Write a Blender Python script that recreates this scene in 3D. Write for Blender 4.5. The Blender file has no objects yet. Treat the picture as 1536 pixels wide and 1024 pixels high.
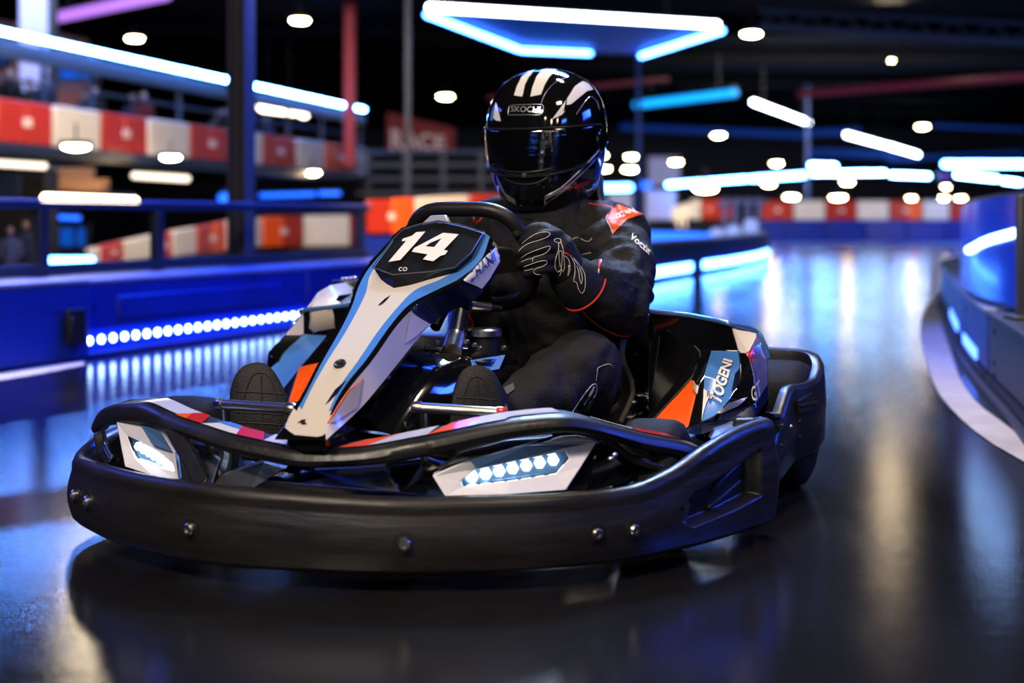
import bpy, bmesh, math, random
from mathutils import Vector, Matrix, noise
from mathutils.bvhtree import BVHTree
from mathutils.geometry import tessellate_polygon
random.seed(7)
V = Vector
SC = bpy.context.scene
COL = SC.collection
# ---------------------------------------------------------------- camera numbers (36 mm sensor, 50 mm lens, level camera with a lowered lens)
F = 50.0 / 36.0 * 1536.0
CH = 0.69          # camera height
HZ = 325.0         # horizon row
def ray(px, py):
    return V(((px - 768) / F, 1.0, -(py - HZ) / F))
def at(px, py, D):
    return V((0, 0, CH)) + ray(px, py) * D
def on_z(px, py, z):
    return at(px, py, (CH - z) * F / (py - HZ))
def proj(p):
    return (768 + F * p.x / p.y, HZ + F * (CH - p.z) / p.y)
# kart frame: u = towards the driver's left hand, s = backwards from the nose, z = up
TH = math.radians(24)
KO = V((-0.41, 2.62, 0))
KL = V((math.cos(TH), -math.sin(TH), 0))
KA = V((math.sin(TH), math.cos(TH), 0))
def K(u, s, z):
    return KO + KL * u + KA * s + V((0, 0, z))
def on_u(px, py, u):
    d = ray(px, py)
    return at(px, py, (u + KO.dot(KL)) / d.dot(KL))
def on_s(px, py, s):
    d = ray(px, py)
    return at(px, py, (s + KO.dot(KA)) / d.dot(KA))
def us(p):
    q = p - KO
    return q.dot(KL), q.dot(KA), q.z
def mir(p):
    u, s, z = us(p)
    return K(-u, s, z)
# ---------------------------------------------------------------- materials
MATS = {}
def M(name, col=(.5, .5, .5), rough=.5, metal=0.0, coat=0.0, emit=None, es=0.0, bump=None, var=None, spec=None, alpha=None, trans=None, ior=None, sheen=0):
    if name in MATS:
        return MATS[name]
    m = bpy.data.materials.new(name); m.use_nodes = True
    nt = m.node_tree; b = nt.nodes['Principled BSDF']
    b.inputs['Base Color'].default_value = (*col, 1)
    b.inputs['Roughness'].default_value = rough
    b.inputs['Metallic'].default_value = metal
    b.inputs['Coat Weight'].default_value = coat
    b.inputs['Coat Roughness'].default_value = .06
    if sheen:
        b.inputs['Sheen Weight'].default_value = sheen
    if spec is not None:
        b.inputs['Specular IOR Level'].default_value = spec
    if trans:
        b.inputs['Transmission Weight'].default_value = trans
    if ior:
        b.inputs['IOR'].default_value = ior
    if alpha is not None:
        b.inputs['Alpha'].default_value = alpha
    if emit:
        b.inputs['Emission Color'].default_value = (*emit, 1)
        b.inputs['Emission Strength'].default_value = es
    if bump or var:
        tc = nt.nodes.new('ShaderNodeTexCoord')
        mp = nt.nodes.new('ShaderNodeMapping')
        nt.links.new(tc.outputs['Object'], mp.inputs['Vector'])
    if bump:
        sc, st = bump[:2]
        if len(bump) > 2:
            mp.inputs['Scale'].default_value = bump[2]
        n = nt.nodes.new('ShaderNodeTexNoise'); n.inputs['Scale'].default_value = sc; n.inputs['Detail'].default_value = 5
        bp = nt.nodes.new('ShaderNodeBump'); bp.inputs['Strength'].default_value = st; bp.inputs['Distance'].default_value = .01
        nt.links.new(mp.outputs[0], n.inputs['Vector'])
        nt.links.new(n.outputs['Fac'], bp.inputs['Height']); nt.links.new(bp.outputs[0], b.inputs['Normal'])
    if var:   # (scale, dark colour, rough lo, rough hi)
        n2 = nt.nodes.new('ShaderNodeTexNoise'); n2.inputs['Scale'].default_value = var[0]; n2.inputs['Detail'].default_value = 6
        nt.links.new(mp.outputs[0], n2.inputs['Vector'])
        mx = nt.nodes.new('ShaderNodeMix'); mx.data_type = 'RGBA'
        mx.inputs[6].default_value = (*col, 1); mx.inputs[7].default_value = (*var[1], 1)
        nt.links.new(n2.outputs['Fac'], mx.inputs[0]); nt.links.new(mx.outputs[2], b.inputs['Base Color'])
        if len(var) > 2:
            mr = nt.nodes.new('ShaderNodeMapRange')
            mr.inputs['From Min'].default_value = .3; mr.inputs['From Max'].default_value = .7
            mr.inputs['To Min'].default_value = var[2]; mr.inputs['To Max'].default_value = var[3]
            nt.links.new(n2.outputs['Fac'], mr.inputs['Value']); nt.links.new(mr.outputs[0], b.inputs['Roughness'])
    MATS[name] = m
    return m
def glow(name, col, es):
    return M(name, (0.02, .02, .02), .4, emit=col, es=es)
# ---------------------------------------------------------------- objects
def tag(o, label=None, cat=None, group=None, kind=None):
    if label: o['label'] = label
    if cat: o['category'] = cat
    if group: o['group'] = group
    if kind: o['kind'] = kind
    return o
def empty(name, loc, label=None, cat=None, group=None):
    o = bpy.data.objects.new(name, None); COL.objects.link(o)
    o.location = loc; o.empty_display_size = .1
    return tag(o, label, cat, group)
def adopt(o, parent):
    """parent o (whose mesh is in world coordinates) without moving it"""
    if parent is not None:
        o.parent = parent
        w = V((0, 0, 0)); p = parent
        while p is not None:
            w += p.location; p = p.parent
        # only the thing's own Empty carries an offset
        if parent.type == 'EMPTY':
            o.matrix_parent_inverse = Matrix.Translation(-w)
    return o
def mesh(name, verts, faces, mats, parent=None, idx=None, smooth=True, sharp=35, bevel=None, sub=0, flip=False):
    me = bpy.data.meshes.new(name)
    me.from_pydata([tuple(v) for v in verts], [], faces)
    if not isinstance(mats, (list, tuple)): mats = [mats]
    for m in mats: me.materials.append(m)
    if idx:
        for p, i in zip(me.polygons, idx): p.material_index = i
    bm = bmesh.new(); bm.from_mesh(me)
    bmesh.ops.recalc_face_normals(bm, faces=bm.faces)
    bm.to_mesh(me); bm.free()
    if smooth:
        me.shade_smooth()
        if sharp and sharp < 180: me.set_sharp_from_angle(angle=math.radians(sharp))
    o = bpy.data.objects.new(name, me); COL.objects.link(o)
    if bevel:
        b = o.modifiers.new('Bevel', 'BEVEL'); b.width = bevel; b.segments = 2; b.limit_method = 'ANGLE'; b.angle_limit = math.radians(30)
        b.harden_normals = False
    if sub:
        s = o.modifiers.new('Sub', 'SUBSURF'); s.levels = sub; s.render_levels = sub
    return adopt(o, parent)
class MB:
    def __init__(s): s.v = []; s.f = []; s.i = []
    def add(s, verts, faces, mi=0):
        n = len(s.v); s.v += [V(v) for v in verts]; s.f += [[a + n for a in f] for f in faces]; s.i += [mi] * len(faces)
        return s
    def box(s, c, d, ax=None, mi=0):
        """box centre c, full size d, axes ax (three unit vectors)"""
        c = V(c); X, Y, Z = ax or (V((1, 0, 0)), V((0, 1, 0)), V((0, 0, 1)))
        vs = [c + X * (d[0] / 2 * a) + Y * (d[1] / 2 * b) + Z * (d[2] / 2 * e) for a in (-1, 1) for b in (-1, 1) for e in (-1, 1)]
        return s.add(vs, [[0, 1, 3, 2], [4, 6, 7, 5], [0, 4, 5, 1], [2, 3, 7, 6], [0, 2, 6, 4], [1, 5, 7, 3]], mi)
    def tube(s, path, r, seg=12, caps=True, mi=0, round_ends=False):
        path = [V(p) for p in path]
        rr = r if isinstance(r, (list, tuple)) else [r] * len(path)
        if round_ends:
            a, b = path[0], path[-1]; ta = (path[0] - path[1]).normalized(); tb = (path[-1] - path[-2]).normalized()
            ra, rb = rr[0], rr[-1]
            pre = [(a + ta * ra * math.sin(t), ra * math.cos(t)) for t in (1.5, 1.2, .8, .4)]
            post = [(b + tb * rb * math.sin(t), rb * math.cos(t)) for t in (.4, .8, 1.2, 1.5)]
            path = [p for p, _ in pre] + path + [p for p, _ in post]
            rr = [q for _, q in pre] + list(rr) + [q for _, q in post]
        T = [((path[min(i + 1, len(path) - 1)] - path[max(i - 1, 0)]).normalized()) for i in range(len(path))]
        n = T[0].cross(V((0, 0, 1)))
        if n.length < .1: n = T[0].cross(V((0, 1, 0)))
        n.normalize()
        vs = []
        for p, t, q in zip(path, T, rr):
            n = (n - t * n.dot(t)).normalized(); b = t.cross(n)
            for k in range(seg):
                a = 2 * math.pi * k / seg
                vs.append(p + (n * math.cos(a) + b * math.sin(a)) * q)
        fs = [[i * seg + k, i * seg + (k + 1) % seg, (i + 1) * seg + (k + 1) % seg, (i + 1) * seg + k] for i in range(len(path) - 1) for k in range(seg)]
        if caps: fs += [list(range(seg))[::-1], [(len(path) - 1) * seg + k for k in range(seg)]]
        return s.add(vs, fs, mi)
    def ellipsoid(s, c, r, ax=None, n=12, mi=0):
        X, Y, Z = ax or (V((1, 0, 0)), V((0, 1, 0)), V((0, 0, 1))); c = V(c)
        if not isinstance(r, (list, tuple)): r = (r, r, r)
        vs = [c + Z * r[2]]
        for i in range(1, n):
            t = math.pi * i / n
            for k in range(2 * n):
                a = math.pi * k / n
                vs.append(c + X * (r[0] * math.sin(t) * math.cos(a)) + Y * (r[1] * math.sin(t) * math.sin(a)) + Z * (r[2] * math.cos(t)))
        vs.append(c - Z * r[2]); m = 2 * n; e = len(vs) - 1
        fs = [[0, 1 + (k + 1) % m, 1 + k] for k in range(m)]
        fs += [[1 + i * m + k, 1 + i * m + (k + 1) % m, 1 + (i + 1) * m + (k + 1) % m, 1 + (i + 1) * m + k] for i in range(n - 2) for k in range(m)]
        fs += [[1 + (n - 2) * m + k, 1 + (n - 2) * m + (k + 1) % m, e] for k in range(m)]
        return s.add(vs, [f[::-1] for f in fs], mi)
    def loft(s, rows, closed=False, caps=False, mi=0):
        """rows: list of equally long point lists; closed: each row is a ring"""
        n = len(rows[0]); vs = [p for r in rows for p in r]; e = n if closed else n - 1
        fs = [[i * n + k, i * n + (k + 1) % n, (i + 1) * n + (k + 1) % n, (i + 1) * n + k] for i in range(len(rows) - 1) for k in range(e)]
        if caps: fs += [list(range(n))[::-1], [(len(rows) - 1) * n + k for k in range(n)]]
        return s.add(vs, fs, mi)
    def prism(s, poly, off, mi=0, side=None):
        n = len(poly); off = V(off); vs = [V(p) for p in poly] + [V(p) + off for p in poly]
        s.add(vs, [list(range(n)), list(range(n, 2 * n))[::-1]], mi)
        m = len(s.v) - 2 * n
        s.f += [[m + k, m + (k + 1) % n, m + n + (k + 1) % n, m + n + k] for k in range(n)]; s.i += [mi if side is None else side] * n
        return s
    def lathe(s, c, axis, prof, seg=24, mi=0, caps=True):
        """prof: list of (along axis, radius)"""
        axis = V(axis).normalized(); c = V(c)
        n = axis.cross(V((0, 0, 1)))
        if n.length < .1: n = axis.cross(V((0, 1, 0)))
        n.normalize(); b = axis.cross(n)
        rows = [[c + axis * a + (n * math.cos(2 * math.pi * k / seg) + b * math.sin(2 * math.pi * k / seg)) * r for k in range(seg)] for a, r in prof]
        return s.loft(rows, closed=True, caps=caps, mi=mi)
    def build(s, name, mats, parent=None, **kw):
        return mesh(name, s.v, s.f, mats, parent, idx=s.i, **kw)
def cr(pts, n, closed=False):
    """Catmull-Rom through pts, n samples evenly by chord length. pts: tuples/Vectors of any size"""
    P = [tuple(p) for p in pts]; dim = len(P[0]); N = len(P)
    d = [0]
    for a, b in zip(P, P[1:] + ([P[0]] if closed else [])):
        d.append(d[-1] + max(1e-9, math.dist(a[:3], b[:3])))
    tot = d[-1]; out = []; j = 0
    for i in range(n):
        t = tot * i / (n if closed else n - 1)
        while j < len(d) - 2 and d[j + 1] < t: j += 1
        f = (t - d[j]) / (d[j + 1] - d[j]); f = min(max(f, 0), 1)
        g = (lambda k: P[k % N]) if closed else (lambda k: P[min(max(k, 0), N - 1)])
        p0, p1, p2, p3 = g(j - 1), g(j), g(j + 1), g(j + 2)
        l0 = math.dist(p0[:3], p1[:3]) or 1e-9; l1 = d[j + 1] - d[j]; l2 = math.dist(p2[:3], p3[:3]) or 1e-9
        q = []
        for c in range(dim):
            m1 = (p2[c] - p0[c]) / (l0 + l1) * l1 if l0 > 1e-8 else p2[c] - p1[c]
            m2 = (p3[c] - p1[c]) / (l1 + l2) * l1 if l2 > 1e-8 else p2[c] - p1[c]
            q.append((2 * f**3 - 3 * f**2 + 1) * p1[c] + (f**3 - 2 * f**2 + f) * m1 + (-2 * f**3 + 3 * f**2) * p2[c] + (f**3 - f**2) * m2)
        out.append(V(q) if dim == 3 else tuple(q))
    return out
def lin(pts, n):
    P = [tuple(p) for p in pts]; d = [0]
    for a, b in zip(P, P[1:]): d.append(d[-1] + max(1e-9, math.dist(a[:3], b[:3])))
    out = []; j = 0
    for i in range(n):
        t = d[-1] * i / (n - 1)
        while j < len(d) - 2 and d[j + 1] < t: j += 1
        f = min(max((t - d[j]) / (d[j + 1] - d[j]), 0), 1)
        q = [a + (b - a) * f for a, b in zip(P[j], P[j + 1])]
        out.append(V(q) if len(q) == 3 else tuple(q))
    return out
def interp(tab, x):
    """tab: sorted [(x, a, b..)]"""
    if x <= tab[0][0]: return tab[0][1:]
    for a, b in zip(tab, tab[1:]):
        if x <= b[0]:
            f = (x - a[0]) / (b[0] - a[0]); return tuple(p + (q - p) * f for p, q in zip(a[1:], b[1:]))
    return tab[-1][1:]
# ---------------------------------------------------------------- stickers that follow a surface
EYE = V((0, 0, CH))
def bvh(*objs):
    dg = bpy.context.evaluated_depsgraph_get()
    vs, fs = [], []
    for o in objs:
        ev = o.evaluated_get(dg); me = ev.to_mesh(); n = len(vs)
        vs += [ev.matrix_world @ v.co for v in me.vertices]; fs += [[i + n for i in p.vertices] for p in me.polygons]
        ev.to_mesh_clear()
    return BVHTree.FromPolygons(vs, fs)
def hit(tree, px, py, off=.0015):
    d = ray(px, py).normalized()
    p, n, i, t = tree.ray_cast(EYE, d)
    if p is None: return None
    if n.dot(d) > 0: n = -n
    return p + n * off - d * off * .5
def flat_text(s, bold=0.0, shear=0.0, size=1.0, spacing=1.0):
    """outline mesh of a word, scaled into 0..1 x 0..1"""
    cu = bpy.data.curves.new('t', 'FONT'); cu.body = s; cu.offset = bold; cu.shear = shear; cu.space_character = spacing; cu.resolution_u = 3
    o = bpy.data.objects.new('t', cu); COL.objects.link(o)
    bpy.context.view_layer.update()
    me = bpy.data.meshes.new_from_object(o.evaluated_get(bpy.context.evaluated_depsgraph_get()))
    vs = [v.co.copy() for v in me.vertices]; fs = [list(p.vertices) for p in me.polygons]
    bpy.data.objects.remove(o); bpy.data.curves.remove(cu); bpy.data.meshes.remove(me)
    x0, x1 = min(v.x for v in vs), max(v.x for v in vs); y0, y1 = min(v.y for v in vs), max(v.y for v in vs)
    return [((v.x - x0) / (x1 - x0), (v.y - y0) / (y1 - y0)) for v in vs], fs
def text_on(name, s, quad, mat, parent, tree=None, place=None, bold=0.0, shear=0.0, off=.002):
    """word s inside a four-cornered area (bottom-left, bottom-right, top-right, top-left); corners are photo rows/columns laid on TREE or on the
    surface PLACE(px, py), or 3-D points when neither is given"""
    uv, fs = flat_text(s, bold, shear)
    a, b, c, d = quad; vs = []
    for x, y in uv:
        w = ((1 - x) * (1 - y), x * (1 - y), x * y, (1 - x) * y)
        if tree is None and place is None:
            vs.append(sum((V(q) * k for q, k in zip(quad, w)), V((0, 0, 0))))
        else:
            px = sum(q[0] * k for q, k in zip(quad, w)); py = sum(q[1] * k for q, k in zip(quad, w))
            vs.append(hit(tree, px, py, off) if tree else place(px, py))
    ok = [f for f in fs if all(vs[i] is not None for i in f)]
    vs = [v if v is not None else V((0, 0, 0)) for v in vs]
    used = sorted({i for f in ok for i in f}); mp = {i: k for k, i in enumerate(used)}
    return mesh(name, [vs[i] for i in used], [[mp[i] for i in f] for f in ok], mat, parent, smooth=False)
def decal(name, tree, poly, mat, parent, step=4.0, off=.0015, holes=()):
    """a thin sticker with the outline POLY (photo columns/rows) laid on a surface"""
    bm = bmesh.new()
    loops = [poly] + list(holes)
    vs = [bm.verts.new((x, y, 0)) for l in loops for x, y in l]
    tri = tessellate_polygon([[V((x, y, 0)) for x, y in l] for l in loops])
    for t in tri:
        try: bm.faces.new([vs[i] for i in t])
        except ValueError: pass
    for _ in range(7):
        e = [e for e in bm.edges if e.calc_length() > step]
        if not e: break
        bmesh.ops.subdivide_edges(bm, edges=e, cuts=1)
        bmesh.ops.triangulate(bm, faces=bm.faces)
    bm.verts.ensure_lookup_table()
    P = [hit(tree, v.co.x, v.co.y, off) for v in bm.verts]
    for i, v in enumerate(bm.verts): v.index = i
    fs = [[v.index for v in f.verts] for f in bm.faces]
    bm.free()
    fs = [f for f in fs if all(P[i] is not None for i in f) and max((P[f[0]] - P[f[1]]).length, (P[f[1]] - P[f[2]]).length, (P[f[2]] - P[f[0]]).length) < .06]
    used = sorted({i for f in fs for i in f}); mp = {i: k for k, i in enumerate(used)}
    return mesh(name, [P[i] for i in used], [[mp[i] for i in f] for f in fs], mat, parent, sharp=180)
def piping(name, tree, lines, r, mat, parent, closed=False, step=3.0, off=.0005, longest=False):
    """raised stitched lines laid on a surface: LINES are lists of photo points"""
    b = MB()
    for l in lines:
        L = sum(math.dist(p, q) for p, q in zip(l, l[1:])); n = max(3, int(L / step))
        pts = [hit(tree, x, y, off) for x, y in (cr(l, n) if len(l) > 2 else lin(l, n))]
        seg = []; segs = []
        for p in pts + [None]:
            if p is None or (seg and (p - seg[-1]).length > .04):
                if len(seg) > 1: segs.append(seg)
                seg = [] if p is None else [p]
            else: seg.append(p)
        if longest: segs = sorted(segs, key=len)[-1:]
        for q in segs: b.tube(q, r, 6)
    return b.build(name, mat, parent, sharp=180)
def inside(poly, x, y):
    c = False; n = len(poly)
    for i in range(n):
        (x1, y1), (x2, y2) = poly[i], poly[i - 1]
        if (y1 > y) != (y2 > y) and x < (x2 - x1) * (y - y1) / (y2 - y1) + x1: c = not c
    return c
def remesh(o, voxel, smooth=4):
    r = o.modifiers.new('Remesh', 'REMESH'); r.mode = 'VOXEL'; r.voxel_size = voxel; r.use_smooth_shade = True
    if smooth:
        s = o.modifiers.new('Smooth', 'SMOOTH'); s.factor = .5; s.iterations = smooth
    return o
# ================================================================ MATERIALS
def floor_mat():
    m = bpy.data.materials.new('polished_dark_track'); m.use_nodes = True; nt = m.node_tree; L = nt.links; N = nt.nodes
    b = N['Principled BSDF']; tc = N.new('ShaderNodeTexCoord')
    def noise_(sc, det, map_scale=(1, 1, 1), rot=0):
        mp = N.new('ShaderNodeMapping'); mp.inputs['Scale'].default_value = map_scale; mp.inputs['Rotation'].default_value = (0, 0, rot)
        n = N.new('ShaderNodeTexNoise'); n.inputs['Scale'].default_value = sc; n.inputs['Detail'].default_value = det
        L.new(tc.outputs['Object'], mp.inputs[0]); L.new(mp.outputs[0], n.inputs['Vector']); return n.outputs['Fac']
    def rng(f, a, b_, lo, hi):
        r = N.new('ShaderNodeMapRange'); r.inputs['From Min'].default_value = a; r.inputs['From Max'].default_value = b_
        r.inputs['To Min'].default_value = lo; r.inputs['To Max'].default_value = hi; L.new(f, r.inputs['Value']); return r.outputs[0]
    big = noise_(.7, 5); streak = noise_(2.2, 6, (1, .12, 1), math.radians(-28)); fine = noise_(230, 3)
    mx = N.new('ShaderNodeMix'); mx.data_type = 'RGBA'; mx.inputs[6].default_value = (.011, .011, .012, 1); mx.inputs[7].default_value = (.032, .030, .029, 1)
    L.new(big, mx.inputs[0])
    m2 = N.new('ShaderNodeMix'); m2.data_type = 'RGBA'; m2.blend_type = 'MULTIPLY'; m2.inputs[0].default_value = .5
    L.new(mx.outputs[2], m2.inputs[6]); L.new(rng(streak, .35, .65, .35, 1.0), m2.inputs[7]); L.new(m2.outputs[2], b.inputs['Base Color'])
    add = N.new('ShaderNodeMath'); add.operation = 'ADD'; L.new(rng(streak, .3, .7, .05, .13), add.inputs[0]); L.new(rng(big, .3, .7, 0, .05), add.inputs[1])
    L.new(add.outputs[0], b.inputs['Roughness']); b.inputs['Specular IOR Level'].default_value = .75
    bp = N.new('ShaderNodeBump'); bp.inputs['Strength'].default_value = .14; bp.inputs['Distance'].default_value = .0018; L.new(fine, bp.inputs['Height'])
    bp2 = N.new('ShaderNodeBump'); bp2.inputs['Strength'].default_value = .025; bp2.inputs['Distance'].default_value = .02; L.new(noise_(9, 4), bp2.inputs['Height'])
    L.new(bp2.outputs[0], bp.inputs['Normal']); L.new(bp.outputs[0], b.inputs['Normal'])
    return m
mFloor = floor_mat()
mBlock = M('blue_barrier_plastic', (.012, .045, .42), .42, bump=(30, .15), var=(3, (.006, .02, .16)))
mBlockTop = M('pale_barrier_rim', (.30, .33, .48), .45, var=(6, (.16, .18, .3)))
mBlockGrey = M('grey_barrier_plastic', (.055, .062, .085), .5, bump=(40, .25), var=(4, (.03, .035, .05)))
mSteel = M('dark_painted_steel', (.03, .035, .05), .4, bump=(50, .1))
mSteelBlue = M('blue_painted_steel', (.018, .034, .085), .45)
mBlack = M('matt_black', (.008, .008, .01), .6)
mCeil = M('black_ceiling', (.0018, .002, .0032), .85, spec=.05, var=(1.5, (.001, .0012, .0025)))
mWall = M('dark_wall', (.016, .02, .035), .7, var=(.6, (.008, .01, .02)))
mRed = M('red_pad', (.50, .042, .016), .45, bump=(14, .25), var=(5, (.40, .025, .012)))
mWhite = M('cream_pad', (.72, .66, .58), .45, bump=(14, .2), var=(4, (.62, .56, .49)))
mOrange = M('orange_pad', (.85, .12, .015), .45, bump=(14, .25))
mBadge = M('pale_badge', (.75, .6, .55), .5)
mLine = M('worn_white_paint', (.60, .58, .54), .45, bump=(60, .2), var=(7, (.30, .29, .27)))
mBlueLine = M('blue_floor_paint', (.01, .05, .22), .3, var=(5, (.01, .03, .12)))
W_NEON = glow('neon_white', (.80, .92, 1.0), 16)
B_NEON = glow('neon_ice_blue', (.09, .30, 1.0), 20)
I_NEON = glow('neon_icy', (.22, .48, 1.0), 38)
F_NEON = glow('neon_far_blue', (.10, .34, 1.0), 42)
L_NEON = glow('light_line_blue', (.11, .34, 1.0), 75)
B_NEON2 = glow('neon_deep_blue', (.02, .16, 1.0), 2.6)
C_NEON = glow('neon_cyan', (.008, .40, 1.0), 1.7)
P_NEON = glow('neon_violet', (.50, .22, .85), 1.3)
PR_GLOW = glow('glow_dim_magenta', (.35, .03, .10), .22)
WARM = glow('warm_lamp', (1.0, .74, .42), 75)
WARM2 = glow('warm_tube', (1.0, .80, .56), 9)
WARM3 = glow('dim_warm_tube', (1.0, .84, .66), 2.2)
DOT = glow('led_dot', (.45, .70, 1.0), 13)
# ================================================================ SETTING
def plane(name, pts, mat):
    o = mesh(name, pts, [list(range(len(pts)))], mat, smooth=False); o['kind'] = 'structure'; return o
plane('floor', [(-30, -3, 0), (40, -3, 0), (40, 75, 0), (-30, 75, 0)], mFloor)
CEIL = 4.6
plane('ceiling', [(-30, -3, CEIL), (40, -3, CEIL), (40, 75, CEIL), (-30, 75, CEIL)], mCeil)
plane('wall_back', [(-30, 62, 0), (40, 62, 0), (40, 62, CEIL), (-30, 62, CEIL)], mWall)
plane('wall_left', [(-16, -3, 0), (-16, 62, 0), (-16, 62, CEIL), (-16, -3, CEIL)], mWall)
plane('wall_right', [(30, -3, 0), (30, 62, 0), (30, 62, CEIL), (30, -3, CEIL)], mWall)
for i in range(10):       # steel roof beams
    y = 8 + i * 5.2
    b = MB().box((4, y, CEIL - .22), (40, .12, .05)).box((4, y, CEIL - .03), (40, .12, .05)).box((4, y, CEIL - .12), (40, .03, .2))
    o = b.build('ceiling_beam_%d' % (i + 1), M('roof_beam_steel', (.003, .0035, .006), .7, spec=.06)); o['kind'] = 'structure'
mBeamBlue = M('beam_painted_blue_lit', (.03, .12, .5), .5, emit=(0, .03, .22), es=.30)  # blue light on the far beams put in as colour and weak emission
for i, (x0, y0, x1, y1, D, w) in enumerate(((930, 190, 1215, 203, 55, .28), (1205, 200, 1290, 196, 56, .30), (1210, 228, 1345, 232, 57, .34), (1400, 188, 1536, 194, 50, .14), (1330, 240, 1536, 228, 58, .2))):
    o = MB().tube([at(x0, y0, D), at(x1, y1, D)], w / 2, 6).build('ceiling_beam_%d' % (11 + i), mBeamBlue); o['kind'] = 'structure'
# painted lines on the track
def floor_strip(name, left, right, mat, z=.003, n=40):
    a = cr([on_z(x, y, z) for x, y in left], n); c = cr([on_z(x, y, z) for x, y in right], n)
    b = MB().loft([a, c]); o = b.build(name, mat, sharp=180); o['kind'] = 'structure'; return o
floor_strip('floor_line_1', [(1580, 716), (1536, 692), (1475, 656), (1432, 618), (1405, 585), (1387, 535), (1380, 493), (1390, 458), (1418, 430)],
            [(1580, 684), (1536, 656), (1500, 630), (1462, 600), (1437, 560), (1424, 520), (1412, 480), (1413, 455), (1424, 432)], mLine)
floor_strip('floor_line_2', [(-40, 577), (60, 560), (127, 547)], [(-40, 566), (60, 550), (127, 541)], mLine)
floor_strip('floor_line_3', [(1143, 369), (1290, 366), (1440, 368)], [(1143, 360), (1290, 358), (1440, 360)], M('far_kerb_blue_glow', (.01, .08, .5), .4, emit=(.01, .1, .6), es=.15))  # blue light at the far barrier's foot painted as a faintly glowing strip
# ================================================================ LEFT BARRIER
B0 = V((-2.125, 6.94, 0)); BD = V((.851, 2.09, 0)).normalized(); BN = V((BD.y, -BD.x, 0))   # BN points to the track
UP = V((0, 0, 1))
def left_block(t0, t1, label, h=.375, out=0.0, inset=True):
    r = empty('barrier_block', B0 + BD * ((t0 + t1) / 2), label, 'barrier', 'blue barrier blocks along the left of the track')
    c = B0 + BD * ((t0 + t1) / 2) - BN * (.2 - out); ax = (BD, BN, UP); w = t1 - t0 - .012
    MB().box(c + UP * (h / 2 - .006), (w, .4, h - .02), ax).build('body', mBlock, r, bevel=.012)
    MB().box(c + UP * (h - .006), (w, .41, .024), ax).build('top_rim', mBlockTop, r, bevel=.008)
    if inset:
        f = B0 + BD * ((t0 + t1) / 2) + BN * out
        MB().box(f + UP * (h * .60) + BN * -.004, (w * .72, .022, h * .34), ax).build('raised_panel', mBlock, r, bevel=.02)
    for q in (.06, .94):
        p = B0 + BD * (t0 + (t1 - t0) * q) + BN * out + UP * (h * .62)
        MB().lathe(p - BN * .003, BN, [(0, .012), (.006, .012), (.008, .009)], 12).build('bolt', mBlack, r)
    return r
left_block(-4.0, -.02, 'near blue barrier block ending at a dark hinge, left of the LED dots', h=.385, out=.10, inset=False)
left_block(0, 2.2, 'blue barrier block with raised panel above the row of LED dots', )
left_block(2.21, 4.4, 'next blue barrier block behind the kart\'s nose, beside the LED strip')
left_block(4.41, 5.4, 'last short blue barrier block, hidden half behind the steering wheel')
# hinge plate between the first two blocks
hp = B0 - BD * .16 + BN * .115
o = MB().box(hp + UP * .17 + BN * .008, (.13, .025, .17), (BD, BN, UP)).box(hp + UP * .17 + BN * .022 - BD * .04, (.03, .02, .10), (BD, BN, UP)).build('hinge_plate', mBlack, bevel=.006)
tag(o, 'black hinge plate at the end of the near blue barrier block', 'hinge')
ls = empty('led_strip', B0 + BN * .02 + UP * .08, 'row of round white LED dots low along the blue left barrier', 'led strip')
MB().box(B0 + BD * 2.3 + BN * .008 + UP * .08, (4.6, .012, .10), (BD, BN, UP)).build('backing', M('led_backing_glow', (.01, .05, .4), .4, emit=(.004, .035, 1.0), es=.45), ls)  # backing's own emission stands in for blue LED light on the barrier
d0 = None
for i in range(46):
    p = B0 + BD * (.075 + i * .092) + BN * .015 + UP * .08
    if d0 is None:
        d0 = MB().lathe(p, BN, [(0, .019), (.005, .018), (.009, .012), (.011, .004)], 16).build('diode', DOT, ls); dp = p
    else:
        c = d0.copy(); COL.objects.link(c); c.parent = ls; c.matrix_parent_inverse = d0.matrix_parent_inverse.copy(); c.location = p - dp
# kerb line at the foot
o = MB().box(B0 + BD * 2 + BN * .03 + UP * .012, (9.2, .06, .024), (BD, BN, UP)).build('kerb_strip', mBlock, bevel=.006); o['kind'] = 'structure'
# railing on the barrier
rl = empty('railing', B0 + BD * 1 - BN * .3, 'dark blue steel railing on top of the left barrier', 'railing')
RB = -BN * .22
k = (551 - 768) / F; base = B0 + RB; tE = (k * base.y - base.x) / (BD.x - k * BD.y); RC = B0 + BD * ((tE - 5) / 2) + RB; RW_ = tE + 5
MB().box(RC + UP * .745, (RW_, .05, .035), (BD, BN, UP)).build('top_rail', mSteelBlue, rl, bevel=.006)
MB().box(RC + UP * .772, (RW_, .06, .012), (BD, BN, UP)).build('pale_cap', mBlockTop, rl, bevel=.003)
MB().box(RC + UP * .43, (RW_, .04, .05), (BD, BN, UP)).build('lower_rail', mSteel, rl, bevel=.006)
for px in (61, 236, 538):
    # distance along the barrier where the photo shows each post
    base = B0 + RB; k = (px - 768) / F
    t = (k * base.y - base.x) / (BD.x - k * BD.y)
    MB().box(base + BD * t + UP * .565, (.07, .05, .35), (BD, BN, UP)).build('post', mSteel, rl, bevel=.005)
k = (362 - 768) / F; base = B0 - BN * .52; t = (k * base.y - base.x) / (BD.x - k * BD.y); cp = base + BD * t
cl = empty('steel_column', cp, 'thick dark steel column rising from the left barrier to the ceiling', 'column')
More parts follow.
